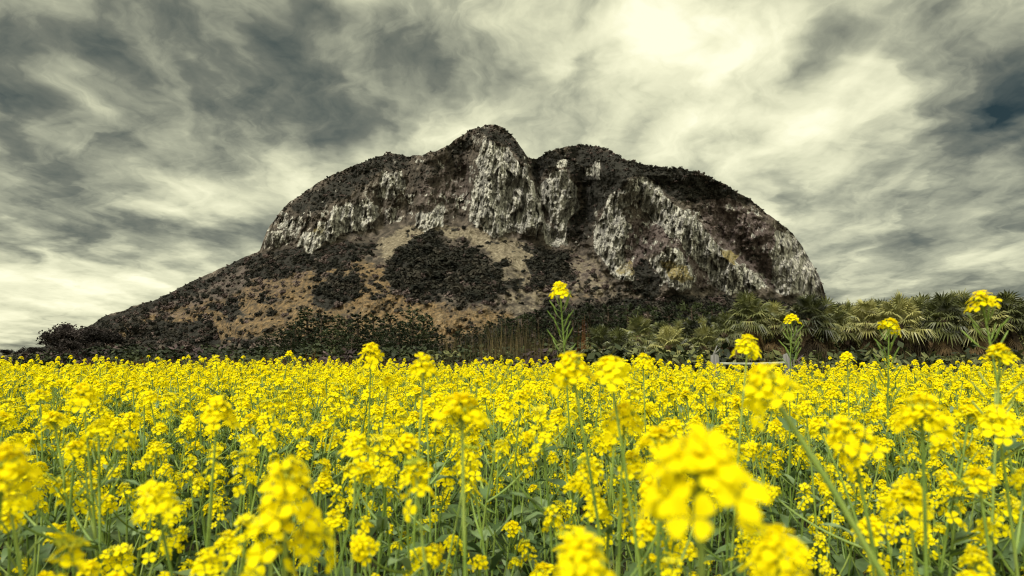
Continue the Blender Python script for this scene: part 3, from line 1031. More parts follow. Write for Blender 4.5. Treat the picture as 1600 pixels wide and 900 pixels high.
def make_pine(rng, H, wid):
    root = empty('pine_tree')
    b, g = MB(), MB()
    b.tube([(0, 0, -.1), (rng.uniform(-.1, .1), rng.uniform(-.1, .1), H * .5), (0, 0, H * .96)], [.14, .10, .03], 7, 0)
    nl = int(H * 9)
    for i in range(nl):
        t = (i + rng.random()) / nl
        z = H * (.10 + .88 * t)
        a = i * 2.4 + rng.uniform(-.4, .4)
        ln = wid * (1 - t) ** .62 * rng.uniform(.65, 1.15) + .15
        d = Vector((math.cos(a), math.sin(a), rng.uniform(.1, .5)))
        e = Vector((0, 0, z)) + d * ln
        b.tube([(0, 0, z), Vector((0, 0, z)) + d * ln * .5, e], [.03, .02, .008], 3, 0)
        for j in range(max(3, int(ln * 6))):
            s = rng.uniform(.25, 1.05)
            c = Vector((0, 0, z)) + d * ln * s + Vector((rng.gauss(0, .13), rng.gauss(0, .13), rng.gauss(.05, .10)))
            for q in range(7):                            # a tuft of needles
                v = (d * .6 + Vector((rng.gauss(0, .6), rng.gauss(0, .6), rng.gauss(.45, .5)))).normalized() * rng.uniform(.16, .30)
                w = v.cross(Vector((rng.gauss(0, 1), rng.gauss(0, 1), rng.gauss(0, 1)))).normalized() * .035
                g.add([c - w, c + v * .6 - w * 1.2, c + v, c + v * .6 + w * 1.2, c + w], [(0, 1, 2, 3, 4)], 0, False)
    b.build('trunk', [M['bark']], root)
    g.build('crown', [M['pine']], root)
    return root


def make_bare_tree(rng, H, wid, leafm):
    """many-stemmed small tree, bare twigs and thin foliage"""
    root = empty('leafy_tree')
    b, g = MB(), MB()
    b.tube([(0, 0, -.1), (.03, 0, H * .18), (0, .02, H * .35)], [.13, .10, .08], 7, 0)

    def grow(p, d, ln, r, lev):
        q = p + d * ln
        b.tube([p, (p + q) / 2 + Vector((rng.gauss(0, .04), rng.gauss(0, .04), 0)) * ln, q], [r, r * .8, r * .6], 4 if lev < 2 else 3, 0)
        if lev >= 4:
            for _ in range(24):
                c = q + Vector((rng.gauss(0, .16), rng.gauss(0, .16), rng.gauss(0, .14)))
                u = Vector((rng.gauss(0, 1), rng.gauss(0, 1), rng.gauss(0, 1))).normalized()
                w = u.cross(Vector((rng.gauss(0, 1), rng.gauss(0, 1), rng.gauss(0, 1)))).normalized()
                s = rng.uniform(.07, .14)
                g.add([c - u * s, c + w * s * .6, c + u * s, c - w * s * .6], [(0, 1, 2, 3)], 0, False)
            return
        for _ in range(3 if lev else 5):
            nd = (d * .8 + Vector((rng.gauss(0, .55) * wid, rng.gauss(0, .55) * wid, rng.uniform(.0, .5)))).normalized()
            grow(q, nd, ln * rng.uniform(.62, .85), r * .6, lev + 1)
    for _ in range(3):
        grow(Vector((0, 0, H * .15)), Vector((rng.gauss(0, .4) * wid, rng.gauss(0, .4) * wid, 1)).normalized(), H * .24, .06, 1)
    b.build('trunk', [M['bark']], root)
    g.build('crown', [leafm], root)
    return root


def topz(root):
    return max(max(v.co.z for v in c.data.vertices) for c in root.children)


def put(protos, used, k, px, py, d, rng, wide=1.0):
    p = at(px, py, d)
    h = topz(protos[k])
    sc = p.z / h
    if not used[k]:
        o = protos[k]
        o.location, o.rotation_euler, o.scale = (p.x, d, 0), (0, 0, rng.uniform(0, 6.28)), (sc * wide, sc * wide, sc)
        used[k] = True
    else:
        o = dup(protos[k], (p.x, d, 0), rng.uniform(0, 6.28), (sc * wide, sc * wide, sc))
    return o


def build_trees():
    rng = random.Random(77)
    pines = [make_pine(rng, H, w) for H, w in ((4.2, 1.5), (4.6, 1.3), (3.8, 1.7), (5.0, 1.4))]
    used = [False] * 4
    own = {645: 'pointed dark pine, the tallest of the three beside the orange grass', 610: 'dark pine left of the pointed pine, below the orange grass', 480: 'tall dark pine at the left start of the pine belt',
           740: 'dark pine left of the dry reeds, on the right of the grassy gap', 416: 'low pine at the far left end of the pine belt', 560: 'round-topped dark pine below the middle of the orange slope'}
    spots = [(416, 528, 62), (440, 520, 58), (462, 508, 60), (480, 490, 62), (503, 496, 58), (530, 500, 60), (560, 496, 58), (583, 500, 63), (610, 498, 58), (645, 488, 60),
             (662, 500, 64), (625, 512, 55), (740, 506, 60), (718, 512, 63), (765, 500, 58), (790, 492, 60), (815, 488, 62), (840, 482, 64), (868, 476, 62), (895, 480, 60),
             (920, 472, 64), (950, 474, 62), (980, 470, 64), (1012, 474, 62), (1045, 470, 64), (1080, 468, 62), (1112, 470, 66), (455, 528, 50), (520, 522, 50), (590, 528, 50), (690, 530, 54), (550, 532, 48)]
    for px, py, d in spots:
        k = rng.randrange(4)
        o = put(pines, used, k, px, py - (10 if px < 700 else 0), d, rng, 1.4 if px < 700 else 1.2)
        back = px > 800
        mates = sorted(q for q in spots if (q[0] > 800) == back)
        n = ORD[mates.index((px, py, d))]
        tag(o, own.get(px, 'dark evergreen at the cliff foot behind reeds and low palms, %s from the left' % n if back else 'dark bushy pine of the belt below the orange slope, %s from its left end' % n), 'tree',
            'evergreens behind the palms' if back else 'dark pines below the slope')
    tw = [make_bare_tree(rng, 4.0, 1.0, M['dusk']), make_bare_tree(rng, 3.6, 1.2, M['dusk'])]
    used = [False] * 2
    labs = ['widest dusky tree of the clump at the left foot of the mountain', 'tallest dusky tree in the clump at the left foot of the slope', 'low dusky tree at the left end of the clump',
            'dusky tree at the right end of the left clump, against the slope', 'small dusky tree standing alone near the left picture edge', 'short dusky tree in front of the left clump', 'tiny dusky tree at the left horizon']
    for i, (px, py, d, w) in enumerate([(112, 512, 70, 1.2), (128, 504, 74, 1.2), (84, 524, 70, 1.3), (156, 512, 72, 1.2), (46, 541, 75, 1.3), (100, 528, 62, 1.3), (12, 545, 80, 1.2)]):
        o = put(tw, used, i % 2, px, py, d, rng, w)
        tag(o, labs[i], 'tree', 'dusky trees at the left foot of the mountain')


build_trees()

# ------------------------------------------------------------------ scrub, reeds and undergrowth along the far edge of the field


def build_edge():
    rng = random.Random(12)
    nr = np.random.default_rng(12)
    # scrub behind the field and under the palms
    protos = [leaf_clump(rng, 260, 6, 0.11, m=0).build('scrub_a%d' % k, [M['scrub']], link=False) for k in range(2)]
    protos += [leaf_clump(rng, 260, 6, 0.11).build('scrub_b%d' % k, [M['pine']], link=False) for k in range(2)]
    protos += [leaf_clump(rng, 220, 6, 0.10, blade=1.5).build('scrub_c%d' % k, [M['twig']], link=False) for k in range(2)]
    pos, scl, which = [], [], []

    def add(px, top, d, kind, wide=1.0):
        p = at(px, top, d)
        h = max(p.z, .3)
        pos.append((p.x, d, -.05))
        s = h / 1.25
        scl.append((s * wide, s * wide, s))
        which.append(kind)
    for px in np.arange(-60, 420, 5.0):                 # dark strip under the left slope
        top = np.interp(px, [-60, 20, 60, 180, 240, 420], [553, 551, 545, 532, 536, 534]) + rng.uniform(-3, 10)
        add(px, top, rng.uniform(52, 75), rng.choice([2, 3, 4, 5, 2]), 1.3)
    for px in np.arange(400, 1000, 6.0):
        add(px, np.interp(px, [400, 500, 700, 900, 1000], [540, 535, 540, 530, 520]) + rng.uniform(-8, 12), rng.uniform(40, 56), rng.choice([0, 2, 3, 2, 5]), 1.2)
    for px in np.arange(620, 860, 5.0):                 # low weeds close behind the flowers
        add(px, 556 + rng.uniform(-7, 8), rng.uniform(24, 30), rng.choice([0, 1, 4, 5]), 1.2)
    for px in np.arange(900, 1720, 5.0):
        add(px, rng.uniform(500, 545), rng.uniform(31, 42), rng.choice([2, 3, 0, 1, 0]), 1.0)
    for px in np.arange(1100, 1720, 5.0):               # dense dark growth behind the palms
        add(px, np.interp(px, [1100, 1300, 1720], [490, 486, 482]) + rng.uniform(-4, 14), rng.uniform(42, 50), rng.choice([2, 3]), 1.0)
    for px in np.arange(1120, 1720, 7.0):
        add(px, rng.uniform(545, 562), rng.uniform(22, 26), rng.choice([4, 5, 2, 1]), 1.1)
    for px in np.arange(930, 1720, 6.0):                # olive growth in front of the trunks
        add(px, rng.uniform(522, 558), rng.uniform(21, 25), rng.choice([0, 1, 0, 1, 3]), 1.0)
    n = len(pos)
    rot = np.stack([np.zeros(n), np.zeros(n), nr.uniform(0, 6.28, n)], -1)
    scatter('scrub', protos, pos, rot, scl, which, 'dark tangled scrub filling the ground below the trees and palms', 'scrub')

    # dry reeds and grass stalks
    def stalks(n, spread, mm):
        b = MB()
        for _ in range(n):
            x, y = rng.gauss(0, spread), rng.gauss(0, spread)
            h, l1, l2 = rng.uniform(.55, 1.0), rng.gauss(0, .14), rng.gauss(0, .14)
            pts = bez((x, y, 0), (x + l1 * .2, y + l2 * .2, h * .6), (x + l1, y + l2, h), 4)
            w = Vector((rng.gauss(0, 1), rng.gauss(0, 1), 0)).normalized() * .012
            vs, fs = [], []
            for i, p in enumerate(pts):
                k = 1 - i / 3.3
                vs += [p - w * k, p + w * k]
            fs = [(0, 1, 3, 2), (2, 3, 5, 4), (4, 5, 7, 6)]
            b.add(vs, fs, 0, False)
        return b
    protos = [stalks(42, .26, 0).build('reeds_%d' % k, [M['reed']], link=False) for k in range(3)] + \
             [stalks(40, .16, 0).build('reeds_r%d' % k, [M['rust']], link=False) for k in range(1)]
    pos, scl, which = [], [], []
    for px in np.arange(690, 930, 8.0):
        top = np.interp(px, [690, 740, 800, 850, 905, 930], [530, 512, 496, 490, 500, 520]) + rng.uniform(-14, 46)
        d = rng.uniform(33, 50)
        p = at(px, top, d)
        pos.append((p.x, d, -.05))
        scl.append((1.6, 1.6, p.z))
        which.append(rng.randrange(3))
    for px, top in ((912, 488), (487, 540)):
        p = at(px, top, 32)
        pos.append((p.x, 32, -.05))
        scl.append((.8, .8, p.z))
        which.append(3)
    for px in np.arange(930, 1720, 22):                # dead grass at the palms' feet
        d = rng.uniform(20, 27)
        p = at(px, rng.uniform(528, 560), d)
        pos.append((p.x, d, -.05))
        scl.append((1.5, 1.5, p.z))
        which.append(rng.randrange(3))
    for px in np.arange(150, 640, 6):
        d = rng.uniform(26, 34)
        p = at(px, rng.uniform(551, 562), d)
        pos.append((p.x, d, -.05))
        scl.append((1.5, 1.5, p.z))
        which.append(rng.choice([0, 1, 2, 0, 1, 2, 3]))
    n = len(pos)
    rot = np.stack([np.zeros(n), np.zeros(n), nr.uniform(0, 6.28, n)], -1)
    scatter('dry_reeds', protos, pos, rot, scl, which, 'tall dry brown reeds and rusty grass behind the field', 'reeds')


build_edge()

# ------------------------------------------------------------------ wooden fence at the field's far edge


def rough_post(rng, r, h):
    b = MB()
    n, ns = 7, 9
    vs, fs = [], []
    for i in range(n):
        z = h * i / (n - 1)
        for k in range(ns):
            a = 2 * PI * k / ns
            q = r * (1 + rng.uniform(-.07, .07)) * (1 if i < n - 1 else .88)
            vs.append((q * math.cos(a), q * math.sin(a), z - (0.03 if i == 0 else 0) + (rng.uniform(-.012, .012) if i == n - 1 else 0)))
    for i in range(n - 1):
        for k in range(ns):
            a, c = i * ns + k, i * ns + (k + 1) % ns
            fs.append((a, c, c + ns, a + ns))
    vs.append((0, 0, h + .012))
    for k in range(ns):
        fs.append(((n - 1) * ns + k, (n - 1) * ns + (k + 1) % ns, len(vs) - 1))
    b.add(vs, fs)
    return b


def build_fence():
    rng = random.Random(3)
    a, c = at(1117, 555, 9.3), at(1241, 553, 9.5)
    root = empty('wooden_fence', (a.x, 9.3, 0))
    tag(root, 'low fence of two grey wooden posts with one pale rail', 'fence')
    rel = Vector((c.x - a.x, .2, 0))
    p1 = rough_post(rng, .062, a.z).build('post', [M['wood']], root)
    p2 = rough_post(rng, .058, c.z).build('post', [M['wood']], root)
    p2.location, p2.rotation_euler = rel, (0, R(-5), 0)
    zr = at(1180, 568, 9.4).z
    b = MB()
    pts = [Vector((.055, 0, zr)).lerp(Vector((rel.x - .05, .2, zr + .012)), t) + Vector((0, 0, -.012 * math.sin(PI * t))) for t in [i / 8 for i in range(9)]]
    b.tube(pts, .020, 8, 0, True)
    b.build('rail', [M['rail']], root)
    s = MB()
    s.tube([(-.07, .07, .6), (0.0, .075, a.z + .0), (.06, .085, a.z + .13)], [.016, .013, .008], 5, 0, True)
    s.tube([(-.10, .075, a.z - .25), (.02, .08, a.z + .02), (.10, .09, a.z + .09)], [.012, .010, .006], 5, 0, True)
    s.build('split_stake', [M['wood']], root)


build_fence()

# ------------------------------------------------------------------ canola plants


def flower(b, rng, c, n, size):
    n = n.normalized()
    u = n.cross(Vector((rng.gauss(0, 1), rng.gauss(0, 1), rng.gauss(0, 1)))).normalized()
    w = n.cross(u)
    op = rng.uniform(-.12, .30)                           # how far the petals close
    for k in range(4):
        a = k * PI / 2 + rng.uniform(-.14, .14)
        d = u * math.cos(a) + w * math.sin(a)
        s = n.cross(d)
        q = size * rng.uniform(.88, 1.1)

        def P(r, t, h):
            return c + d * (r * q) + s * (t * q) + n * ((h + op * r) * q)
        vs = [P(.06, 0, 0), P(.62, 0, .20), P(1.04, 0, .10), P(.50, .36, .25), P(.88, .42, .16), P(.50, -.36, .25), P(.88, -.42, .16), P(1.05, .2, .09), P(1.05, -.2, .09)]
        b.add(vs, [(0, 1, 3), (1, 4, 3), (1, 7, 4), (1, 2, 7), (0, 5, 1), (1, 5, 6), (1, 6, 8), (1, 8, 2)], 0, True)
    # stamens
    for k in range(3):
        a = rng.uniform(0, 6.28)
        e = c + n * size * .55 + (u * math.cos(a) + w * math.sin(a)) * size * .18
        b.add([c + u * size * .05, e, c - u * size * .05], [(0, 1, 2)], 1, False)


def bud(b, c, d, ln, r, m=1):
    d = d.normalized()
    u = d.cross(Vector((.3, .9, .2))).normalized()
    w = d.cross(u)
    mid = c + d * ln * .5
    b.add([c, mid + u * r, mid + w * r, mid - u * r, mid - w * r, c + d * ln],
          [(0, 2, 1), (0, 3, 2), (0, 4, 3), (0, 1, 4), (5, 1, 2), (5, 2, 3), (5, 3, 4), (5, 4, 1)], m, True)


def raceme(rng, nfl, length, wid, flat=False, size=.0122):
    """a canola flower head: its axis runs up z, its middle is at the origin; materials petal, bud, stem"""
    b = MB()
    z0, z1 = -length * .62, length * .30
    b.tube([(0, 0, z0 - .012), (0, 0, z1)], [.0019, .0011], 5, 2)
    for i in range(nfl):
        t = (i + rng.uniform(-.3, .3)) / nfl              # 0 oldest and lowest, 1 youngest
        a = i * 2.39996 + rng.uniform(-.25, .25)
        z = z0 + (z1 - z0) * t
        el = R((12 if not flat else 30) + 52 * max(t, 0) + rng.uniform(-9, 9))
        ln = wid * (1 - .36 * t) * rng.uniform(.85, 1.12)
        d = Vector((math.cos(a) * math.cos(el), math.sin(a) * math.cos(el), math.sin(el)))
        p = Vector((0, 0, z))
        e = p + d * ln + Vector((0, 0, ln * .14))
        b.tube([p, p + d * ln * .55, e], [.0008, .0007, .0008], 3, 2)
        nrm = d + Vector((0, 0, .35)) + Vector((rng.gauss(0, .25), rng.gauss(0, .25), rng.gauss(0, .2)))
        flower(b, rng, e, nrm, size * (1.06 - .2 * t) * rng.uniform(.9, 1.12))
    for k in range(22):                                   # unopened buds in the middle
        a = k * 2.39996
        r = .0013 * math.sqrt(k) * 2.0
        d = Vector((math.cos(a) * .5, math.sin(a) * .5, 1))
        c = Vector((math.cos(a) * r, math.sin(a) * r, z1 + .003 - r * .35))
        bud(b, c, d, .0090 * rng.uniform(.8, 1.2), .0025)
    return b


def leaf(b, rng, base, az, el, ln, wd, m=0):
    n = 7
    side = Vector((-math.sin(az), math.cos(az), 0))
    p, e = Vector(base), el
    vs, fs = [], []
    curl = rng.uniform(.8, 1.9)
    ph = rng.uniform(0, 6)
    for i in range(n):
        t = i / (n - 1)
        d = Vector((math.cos(az) * math.cos(e), math.sin(az) * math.cos(e), math.sin(e)))
        up = side.cross(d)
        if up.z < 0:
            up = -up
        w = wd * (math.sin(PI * min(1, .12 + t * .90)) ** .75) * (1 if i < n - 1 else .05)
        rip = .18 * wd * math.sin(ph + t * 11)
        vs += [p + side * w + up * (w * .30 + rip), p, p - side * w + up * (w * .30 - rip)]
        p = p + d * ln / (n - 1)
        e -= curl / (n - 1)
    for i in range(n - 1):
        for k in (0, 1):
            a = i * 3 + k
            fs.append((a, a + 1, a + 4, a + 3))
    b.add(vs, fs, m, True)


def pods(b, rng, pts, n, ln):
    """seed pods on short stalks along the given piece of stem"""
    for i in range(n):
        t = (i + .5) / n
        k = t * (len(pts) - 1)
        j = min(int(k), len(pts) - 2)
        p = pts[j].lerp(pts[j + 1], k - j)
        a = i * 2.39996 + rng.uniform(-.3, .3)
        el = R(rng.uniform(15, 45))
        d = Vector((math.cos(a) * math.cos(el), math.sin(a) * math.cos(el), math.sin(el)))
        q = p + d * ln * .38
        e = q + (d + Vector((0, 0, .75))).normalized() * ln * rng.uniform(.6, 1.0)
        b.tube([p, q], [.0007, .0007], 3, 0)
        b.tube([q, q.lerp(e, .15), q.lerp(e, .55) + d * ln * .03, e.lerp(q, .14), e], [.0008, .0017, .0017, .0013, .0003], 4, 0)


rngp = random.Random(100)
RAC = []                                                   # shared flower heads
for nfl, lnz, wid, flat in ((16, .032, .0215, False), (18, .036, .0225, False), (14, .026, .0205, True), (20, .050, .0225, False), (11, .026, .0180, False), (17, .032, .0245, True), (7, .022, .015, False), (27, .066, .023, False), (13, .085, .021, False), (8, .050, .017, False), (10, .065, .019, False), (19, .032, .0235, False), (19, .050, .0225, False)):
    RAC.append(raceme(rngp, nfl, lnz, wid, flat,   .0124 if len(RAC) > 10 else .0122))
RACM = [r.mesh('flower_head', [M['petal'], M['bud'], M['stem']]) for r in RAC]


def plant_parts(rng, head, nbr, with_pods=.6, thick=1.0, drop=(.02, .38), nleaf=7, bend=.12, spread=.13):
    """stem and leaf geometry plus the places of the flower heads, for a plant rooted at the origin with its main head at the point given"""
    head = Vector(head)
    H = head.z
    st, lf, heads = MB(), MB(), []
    ctrl = Vector((head.x * .25 + rng.gauss(0, bend) * .5, head.y * .25 + rng.gauss(0, bend) * .5, H * .55))
    pts = bez((0, 0, -.02), ctrl, head, 12)
    st.tube(pts, [(.0058 - .0036 * i / 11) * thick for i in range(12)], 6, 0)
    tdir = (pts[-1] - pts[-2]).normalized()
    heads.append((head, tdir, rng.choice((0, 1, 2, 2, 5, 8)), rng.uniform(.72, 1.04)))
    if rng.random() < with_pods:
        pods(st, rng, [pts[-3].lerp(pts[-2], .5), pts[-2], pts[-1].lerp(pts[-2], .45)], rng.randint(5, 11), rng.uniform(.028, .045))
    for i in range(nbr):
        t = rng.uniform(.42, .86)
        k = t * 11
        j = int(k)
        p = pts[j].lerp(pts[j + 1], k - j)
        a = i * 2.39996 + rng.uniform(-.5, .5)
        dz = rng.uniform(*drop)
        top = Vector((p.x + math.cos(a) * spread * rng.uniform(.5, 1.5), p.y + math.sin(a) * spread * rng.uniform(.5, 1.5), max(H - dz, p.z + .09)))
        c = Vector(((p.x * .35 + top.x * .65), (p.y * .35 + top.y * .65), p.z + (top.z - p.z) * .35))
        bp = bez(p, c, top, 7)
        st.tube(bp, [(.0034 - .0017 * q / 6) * thick for q in range(7)], 5, 0)
        heads.append((top, (bp[-1] - bp[-2]).normalized(), rng.choice((0, 1, 2, 4, 4, 5, 6, 8, 8, 9, 9, 10)), rng.uniform(.60, .98)))
        if rng.random() < with_pods * .6:
            pods(st, rng, [bp[-3], bp[-2], bp[-1].lerp(bp[-2], .5)], rng.randint(3, 7), rng.uniform(.022, .04))
        leaf(lf, rng, p, a, R(rng.uniform(20, 55)), rng.uniform(.05, .10), rng.uniform(.009, .018))
    for i in range(nleaf):
        t = rng.uniform(.12, .72)
        k = t * 11
        j = int(k)
        p = pts[j].lerp(pts[j + 1], k - j)
        leaf(lf, rng, p, rng.uniform(0, 6.28), R(rng.uniform(10, 65)), rng.uniform(.10, .21) * (1.15 - t * .6), rng.uniform(.020, .042) * (1.15 - t * .6))
    return st, lf, heads


def head_matrix(p, d, s, spin):
    return Matrix.Translation(p) @ d.to_track_quat('Z', 'Y').to_matrix().to_4x4() @ Matrix.Rotation(spin, 4, 'Z') @ Matrix.Scale(s, 4)


def canola_thing(rng, parts, loc=(0, 0, 0)):
    st, lf, heads = parts
    root = empty('canola_plant', loc)
    st.build('stem', [M['stem']], root)
    lf.build('foliage', [M['leaf']], root)
    for p, d, k, s in heads:
        h = bpy.data.objects.new('flower_head', RACM[k])
        COL.objects.link(h)
        h.parent = root
        h.matrix_local = head_matrix(p, d, s, rng.uniform(0, 6.28))
    return root


def canola_joined(rng, parts, name):
    st, lf, heads = parts
    b = MB()
    b.merge(st, None, {0: 2})
    b.merge(lf, None, {0: 3})
    for p, d, k, s in heads:
        b.merge(RAC[k], head_matrix(p, d, s, rng.uniform(0, 6.28)))
    return b.build(name, [M['petal'], M['bud'], M['stem'], M['leaf']], link=False)


HEROES = [  # px, py of the main head, distance, head kind, head size, branches, pods, thickness, label
    (875, 457, 1.75, 0, .98, 1, 'many', 1.0, 'tallest flowering stalk, ringed with curved green pods, standing out before the mountain'),
    (1536, 478, 1.30, 5, 1.0, 1, 'some', 1.0, 'tall flat-topped yellow flower stalk before the palms near the right edge'),
    (1237, 503, 2.30, 2, 1.0, 0, 'many', .9, 'slim flower stalk with pods standing above the right fence post'),
    (1389, 514, 1.75, 5, .95, 1, 'many', .9, 'leaning flower head on a thin pod stalk before the middle palms'),
    (1168, 545, 1.38, 1, 1.0, 0, 'no', 1.0, 'single rounded yellow head standing just above the fence rail'),
    (580, 556, 1.50, 1, 1.0, 2, 'no', 1.0, 'yellow flower stalk reaching above the field below the orange slope'),
    (1204, 612, .68, 1, 1.0, 0, 'no', 1.5, 'soft blurred yellow head on a long bent green stem, close to the fence'),
    (1092, 770, .40, 11, 1.2, 0, 'no', 1.2, 'largest and most blurred yellow flower cluster at the bottom of the field'),
    (448, 775, .60, 12, 1.0, 0, 'no', 1.2, 'long drooping yellow flower cluster in the lower left foreground'),
    (1440, 655, .82, 1, 1.05, 1, 'no', 1.1, 'big rounded yellow head in the right part of the field'),
    (1330, 690, .80, 3, 1.0, 1, 'no', 1.1, 'slanting elongated yellow head left of the big rounded head'),
    (1420, 785, .88, 1, 1.0, 2, 'no', 1.1, 'rounded yellow head with a green bud centre at lower right'),
    (722, 658, .80, 5, 1.1, 2, 'no', 1.1, 'broad flat yellow head in the middle of the field on an upright stem'),
    (340, 650, 1.05, 0, 1.0, 2, 'no', 1.0, 'bright yellow head above its neighbours in the left half of the field'),
    (130, 622, 1.25, 1, .95, 2, 'no', 1.0, 'rounded yellow head near the left edge, halfway up the field'),
    (4, 745, .62, 1, 1.0, 1, 'no', 1.1, 'yellow head cut by the left picture edge'),
    (662, 578, 1.15, 0, .95, 1, 'no', 1.0, 'pale blurred head breaking the field edge right of the pines'),
    (895, 583, .95, 1, 1.05, 2, 'no', 1.0, 'cluster of yellow heads at the foot of the tallest stalk'),
    (955, 592, .95, 5, 1.05, 2, 'no', 1.0, 'yellow head just right of the tallest stalk, below the low palms'),
    (1562, 562, 1.15, 2, 1.0, 2, 'some', 1.0, 'yellow head below the flat-topped stalk at the right edge'),
    (1560, 665, .95, 0, 1.0, 2, 'no', 1.0, 'loose yellow head by the right edge beside the big rounded head'),
    (975, 660, 1.0, 1, 1.0, 2, 'no', 1.0, 'yellow head in the centre of the field, right of the broad flat head'),
    (1005, 568, 2.0, 1, 1.05, 1, 'no', .9, 'pyramid-shaped yellow head at the field edge left of the fence'),
    (1324, 562, 2.3, 2, 1.0, 1, 'no', .9, 'small yellow head at the field edge below the middle palms'),
    (556, 703, 1.1, 0, .95, 2, 'no', 1.0, 'small yellow head above and right of the long drooping cluster'),
    (910, 885, .50, 11, .8, 1, 'no', 1.1, 'blurred yellow head at the bottom edge left of the largest cluster'),
    (1215, 880, .50, 11, .85, 1, 'no', 1.1, 'blurred yellow head at the bottom edge right of the largest cluster'),
    (452, 557, 3.2, 2, 1.0, 0, 'no', .9, 'single small head on a thin stem poking up at the edge below the pines'),
    (1030, 705, .80, 5, .95, 1, 'no', 1.1, 'blurred yellow head just behind and above the largest cluster'),
    (245, 790, .80, 0, .95, 2, 'no', 1.0, 'yellow head low among dark leaves at the lower left'),
]


EXTRA = {1085: [(1040, 840, .40, 11, .85), (1150, 830, .42, 4, .95), (1110, 880, .41, 11, .8)],
         448: [(425, 850, .60, 9, 1.0), (490, 850, .62, 4, .9)]}


def build_heroes():
    rng = random.Random(55)
    for px, py, d, kind, size, nbr, pd, thick, lab in HEROES:
        hp = at(px, py, d)
        base = Vector((hp.x + rng.uniform(-.14, .14) * min(1, d), hp.y + rng.uniform(.0, .15), 0))
        if px == 1204:
            base = Vector((hp.x + .42, hp.y + .04, 0))
        if px == 875:
            base = Vector((hp.x + .04, hp.y + .05, 0))
        if px == 1536:
            base = Vector((hp.x + .10, hp.y + .05, 0))
        parts = plant_parts(rng, hp - base, nbr, 0.0, thick * .8, (.06, .22) if d > .6 else (.02, .06), 6, .05 if d > .6 else .12, .07 if d > .6 else .05)
        st, lf, heads = parts
        heads[0] = (heads[0][0], heads[0][1], kind, size)
        if px == 1330:
            heads[0] = (heads[0][0], Vector((-.55, 0, .8)), kind, size)
        if px == 452 and d < 1:
            heads[0] = (heads[0][0], Vector((.30, -.2, 1)), kind, size)
        if px == 1389:
            heads[0] = (heads[0][0], Vector((.45, 0, 1)), kind, size)
        for ex, ey, ed, ek, es in EXTRA.get(px, ()):     # further heads of the same plant, each on its own branch
            e = at(ex, ey, ed) - base
            q = hp - base
            p0 = bez((0, 0, -.02), (q.x * .25, q.y * .25, q.z * .55), q, 12)[7]
            bp = bez(p0, (p0.x * .3 + e.x * .7, p0.y * .3 + e.y * .7, p0.z + (e.z - p0.z) * .3), e, 7)
            st.tube(bp, [.0030 - .0014 * k / 6 for k in range(7)], 5, 0)
            heads.append((e, (bp[-1] - bp[-2]).normalized(), ek, es))
        if pd != 'no':
            q = hp - base
            v = Vector((q.x * .95, q.y * .95, q.z - (.20 if pd == 'many' else .13)))
            seg = [v.lerp(q, t) for t in (0, .3, .6, .84)]
            c = Vector((q.x * .25, q.y * .25, q.z * .55))
            # follow the real stem curve
            curve = [Vector(p) for p in bez((0, 0, -.02), c, q, 40)]
            pods(st, rng, seg if False else [p for p in curve if q.z - (.19 if pd == 'many' else .12) < p.z < q.z - .022] or seg, 20 if pd == 'many' else 9, .044)
        o = canola_thing(rng, parts, base)
        tag(o, lab, 'canola plant', 'canola flowers standing out from the field')


build_heroes()


def edge_y(x):
    """far edge of the field: nearer on the right"""
    return 10.0 - 0.16 * x


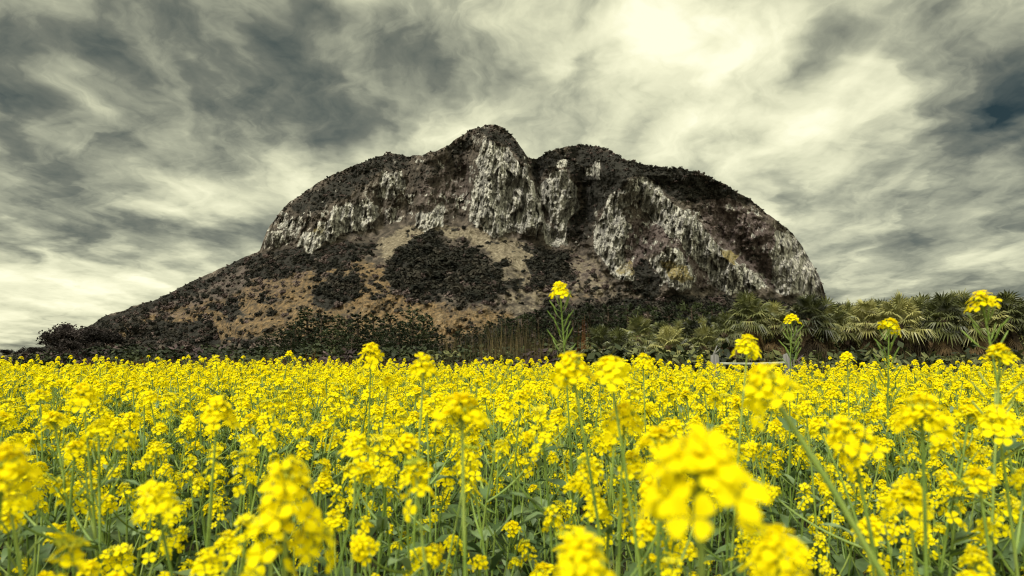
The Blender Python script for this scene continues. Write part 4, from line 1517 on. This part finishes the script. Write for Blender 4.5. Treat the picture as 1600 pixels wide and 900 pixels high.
def build_field():
    rng = random.Random(202)
    nr = np.random.default_rng(202)
    variants = []
    for k in range(12):
        H = 1.10
        variants.append(plant_parts(rng, (rng.gauss(0, .07), rng.gauss(0, .07), H), rng.randint(3, 6), .45, .85, (.01, .45), rng.randint(7, 10)))
    things = [canola_thing(rng, v) for v in variants]
    joined = [canola_joined(rng, v, 'canola_kind_%02d' % i) for i, v in enumerate(variants)]
    # jittered planting over the whole field, with a margin beyond both sides of the picture
    pts = []
    step = 0.185
    y = 0.34
    while y < 13.0:
        half = .80 * y + 1.6
        x = -half
        while x < half:
            px_, py_ = x + rng.uniform(-.5, .5) * step, y + rng.uniform(-.5, .5) * step
            thin = .45 if (px_ < -.42 * py_ and py_ < 1.7) else 0.0
            thin = max(thin, .22 if py_ < 1.9 else 0.0)
            thin = max(thin, .45 * (math.sin(px_ * 1.9 + 1.0) * math.sin(py_ * 2.3 + px_ * .8) > .35))
            if rng.random() < thin:
                continue
            if py_ < edge_y(px_) and not (py_ > 8.9 and abs(px_ / py_ - .352) < .09) and math.hypot(px_, py_) > .42:
                pts.append((px_, py_))
            x += step
        y += step
    hero_xy = [(at(h[0], h[1], h[2]).x, h[2]) for h in HEROES]
    inside, outside = [], []
    for x, y in pts:
        d = math.hypot(x, y)
        vis = abs(x) < .77 * y + .06
        if d < .80 and vis:
            # the few very close ones are placed by hand above
            continue
        (inside if vis else outside).append((d, x, y))
    inside.sort()
    near, far = inside[:260], inside[260:]
    label = 'ordinary yellow canola plant crowded among its neighbours in the front of the field'
    first = [True] * len(things)
    for i, (d, x, y) in enumerate(near):
        k = rng.randrange(len(things))
        z = 1.135 - abs(rng.gauss(0, .085)) - (.10 if d < 1.0 else 0)
        sc = z / 1.10
        rz = rng.uniform(0, 6.28)
        til = (rng.gauss(0, .05), rng.gauss(0, .05))
        s3 = (sc * rng.uniform(.92, 1.08),) * 2 + (sc,)
        if first[k]:
            o = things[k]
            o.location, o.rotation_euler, o.scale = (x, y, 0), (til[0], til[1], rz), s3
            first[k] = False
        else:
            o = dup(things[k], (x, y, 0), rz, s3, til)
        tag(o, label, 'canola plant', 'ordinary canola plants in the front of the field')
    rest = far + outside
    n = len(rest)
    arr = np.array(rest)
    pos = np.stack([arr[:, 1], arr[:, 2], np.zeros(n)], -1)
    z = 1.135 - np.abs(nr.normal(0, .075, n))
    z = z + .05 * np.sin(arr[:, 1] * .9 + 1.0) * np.sin(arr[:, 2] * 1.1) + nr.normal(0, .02, n)
    tall = nr.random(n) < .07
    z = z - .028 * np.clip((arr[:, 2] - 4) / 3, 0, 1)
    by_fence = (arr[:, 2] > 3.5) & (np.abs(arr[:, 1] / arr[:, 2] - .352) < .075)
    z = z - .012 * by_fence
    tall &= ~by_fence
    z = np.where(tall, 1.135 + nr.uniform(.0, .07, n), z)
    s = z / 1.10
    xy = s * nr.uniform(.92, 1.1, n)
    rot = np.stack([nr.normal(0, .05, n), nr.normal(0, .05, n), nr.uniform(0, 6.28, n)], -1)
    scatter('canola_field', joined, pos, rot, np.stack([xy, xy, s], -1), nr.integers(0, len(joined), n), 'dense yellow canola flowers filling the field to its far edge', 'canola field')
    print('plants near', len(near), 'field', n)


build_field()
